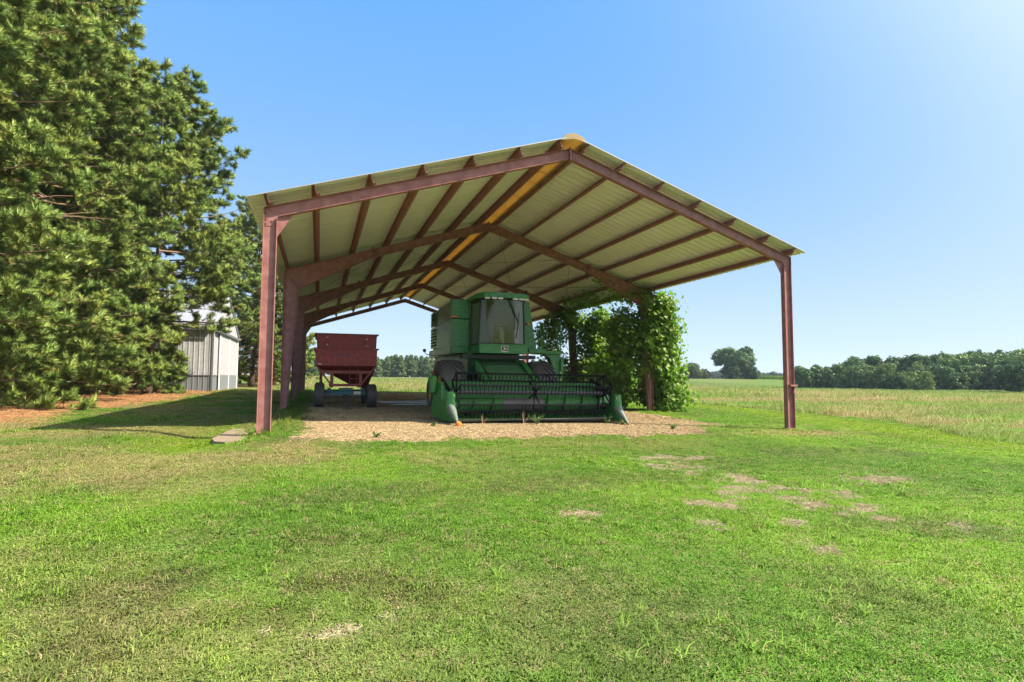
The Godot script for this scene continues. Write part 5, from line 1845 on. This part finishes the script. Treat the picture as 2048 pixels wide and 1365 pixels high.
	build_vine("leafy grape vine on the third right post behind the header", Vector3(7.3, ground(7.3, -14.9), -14.9),
		[[Vector3(8.1, 2.7, -13.8), Vector3(1.2, 1.8, 1.4), 1.4], [Vector3(7.9, 1.2, -12.2), Vector3(1.2, 1.3, 1.6), 1.2], [Vector3(8.2, 4.1, -13.6), Vector3(0.9, 0.7, 1.0), 0.6], [Vector3(6.6, 4.4, -14.6), Vector3(1.3, 0.5, 0.7), 0.4], [Vector3(5.7, 3.5, -14.8), Vector3(1.1, 0.9, 0.5), 0.35], [Vector3(6.0, 2.2, -15.0), Vector3(0.8, 0.8, 0.5), 0.18], [Vector3(7.7, 1.1, -15.2), Vector3(1.0, 1.2, 0.9), 0.6], [Vector3(6.9, 5.0, -11.0), Vector3(0.5, 0.2, 2.6), 0.09], [Vector3(5.9, 5.1, -11.5), Vector3(0.35, 0.35, 2.4), 0.06], [Vector3(7.0, 0.7, -10.9), Vector3(1.0, 0.8, 1.0), 0.6]],
		15000, 62, leaf, AABB(Vector3(0, -3, 0), Vector3(0.1, 0.1, 0.1)),
		[[Vector3(7.2, -0.2, -14.7), Vector3(7.1, 1.5, -14.6), Vector3(7.3, 3.0, -14.6), Vector3(6.8, 4.4, -14.7)], [Vector3(7.6, -0.2, -12.5), Vector3(7.7, 1.5, -12.9), Vector3(7.8, 3.0, -13.5), Vector3(7.8, 4.2, -13.8)]])

	# far trees
	var clumps := [clump_mesh(1, 26, 0.30), clump_mesh(2, 30, 0.26), clump_mesh(3, 22, 0.34)]
	# wood on the right: [picture column, distance, height, width, tone]
	var wood := [[1612, 176, 7.2, 9, 0], [1650, 178, 7.9, 9, 0], [1692, 176, 7.6, 9, 1], [1728, 174, 7.6, 8, 1], [1720, 196, 11.6, 12, 0], [1758, 170, 7.9, 9, 1], [1775, 200, 10.8, 11, 2], [1790, 166, 5.4, 6, 0], [1810, 196, 11.2, 11, 0], [1850, 194, 11.6, 12, 0], [1880, 186, 11.2, 12, 1], [1915, 190, 11.6, 12, 1], [1945, 180, 10.6, 12, 1], [1965, 196, 12.8, 12, 0], [1990, 178, 9.4, 11, 1], [2010, 196, 12.6, 12, 1], [2040, 176, 10.4, 12, 1], [2075, 180, 11.4, 12, 0], [2110, 178, 11.0, 12, 1], [1905, 172, 7.2, 10, 0]]
	var tones := [Color(0.10, 0.175, 0.06), Color(0.175, 0.25, 0.09), Color(0.19, 0.19, 0.15)]
	var i := 0
	for q in wood:
		var a := YAW + atan((q[0] - 1024.0) / 1116.0)
		var p: Vector2 = Vector2(CAM.x + sin(a) * q[1], CAM.z - cos(a) * q[1])
		broad_tree("wood_tree", "%s tree counted from the left in the wood at right" % nth(i + 1), p, q[2] * 0.83, q[3], 200 + i, clumps, tones[q[4]], "trees of the wood at right", 0.02, 520)
		i += 1
	var spot := func(px: float, d: float) -> Vector2:
		var a := YAW + atan((px - 1024.0) / 1116.0)
		return Vector2(CAM.x + sin(a) * d, CAM.z - cos(a) * d)
	broad_tree("shrub", "round pale green shrub standing alone before the wood", spot.call(1838, 160.0), 4.6, 5.8, 301, clumps, Color(0.22, 0.30, 0.10), "", 0.02, 420, "shrub")
	broad_tree("shrub", "dark spiky shrub at the right edge before the wood", spot.call(2036, 152.0), 6.0, 7.0, 302, clumps, Color(0.05, 0.105, 0.04), "", 0.02, 420, "shrub")
	broad_tree("lone_tree", "tall spreading tree standing alone far across the field", spot.call(1469, 236.0), 12.4, 14.5, 303, clumps, Color(0.11, 0.18, 0.075), "", 0.38, 760)
	broad_tree("thicket", "dark bushy undergrowth at the foot of the lone tree", spot.call(1478, 232.0), 5.4, 13.0, 304, clumps, Color(0.065, 0.12, 0.05), "", 0.02, 500, "shrub")
	broad_tree("shrub", "small round bush right of the lone tree", spot.call(1506, 234.0), 3.6, 5.0, 305, clumps, Color(0.08, 0.14, 0.055), "", 0.02, 260, "shrub")
	broad_tree("far_tree", "grey green tree beside the vine at the field edge", spot.call(1382, 232.0), 6.4, 7.5, 306, clumps, Color(0.11, 0.16, 0.07), "", 0.1, 420)
	broad_tree("far_tree", "lower olive tree next to the grey green one", spot.call(1402, 228.0), 3.9, 6.0, 307, clumps, Color(0.17, 0.21, 0.08), "", 0.05, 300)
	# trees across the field behind the shed
	var fc := clump_mesh(7, 34, 0.34)
	i = 0
	rng.seed = 909
	var px := 596.0
	while px < 1130.0:
		var d := 246.0 + rng.randf_range(-9.0, 9.0)
		far_conifer("%s pine counted from the left in the row behind the shed" % nth(i + 1), spot.call(px, d), rng.randf_range(7.8, 10.0), rng.randf_range(5.2, 7.0), 400 + i, fc)
		px += rng.randf_range(8.0, 12.0) if px > 730.0 and px < 880.0 else rng.randf_range(13.0, 20.0)
		i += 1
	broad_tree("far_tree", "rounded broadleaf tree seen between wagon and left posts", spot.call(622, 215.0), 10.4, 10.0, 308, clumps, Color(0.085, 0.135, 0.05), "", 0.02, 520)
	# far wood and crop strip on the horizon
	var xf := []
	var cols := PackedColorArray()
	for k in 2600:
		var hx := rng.randf_range(900.0, 1640.0)
		var d := rng.randf_range(520.0, 600.0)
		var p: Vector2 = spot.call(hx, d)
		var hh := 3.0 + 3.2 * (0.5 + 0.8 * n_mid.get_noise_2d(hx * 0.2, 3.0))
		xf.append(Transform3D(Basis(Vector3.UP, rng.randf() * TAU).scaled(Vector3.ONE * rng.randf_range(3.0, 4.6)), Vector3(p.x, ground(p.x, p.y) + rng.randf() * hh, p.y)))
		cols.append(Color(0.055, 0.095, 0.05) * rng.randf_range(0.8, 1.2))
	tag(many(self, "distant_wood", clumps[0], m.leaf_far, xf, cols), "thin line of distant trees on the horizon", "wood", "", "stuff")
	xf = []
	cols = PackedColorArray()
	var crop := blade_mesh(31, 16, 1.5, 0.6, 0.09, 0.6)
	for k in 5200:
		var p: Vector2 = spot.call(rng.randf_range(1505.0, 1640.0), rng.randf_range(236.0, 300.0))
		xf.append(Transform3D(Basis(Vector3.UP, rng.randf() * TAU), Vector3(p.x, ground(p.x, p.y), p.y)))
		cols.append(Color(0.12, 0.21, 0.04) * rng.randf_range(0.8, 1.2))
	tag(many(self, "crop", crop, m.grass, xf, cols), "strip of green crop right of the lone tree", "crop", "", "stuff")
	build_grass()
	build_weeds()
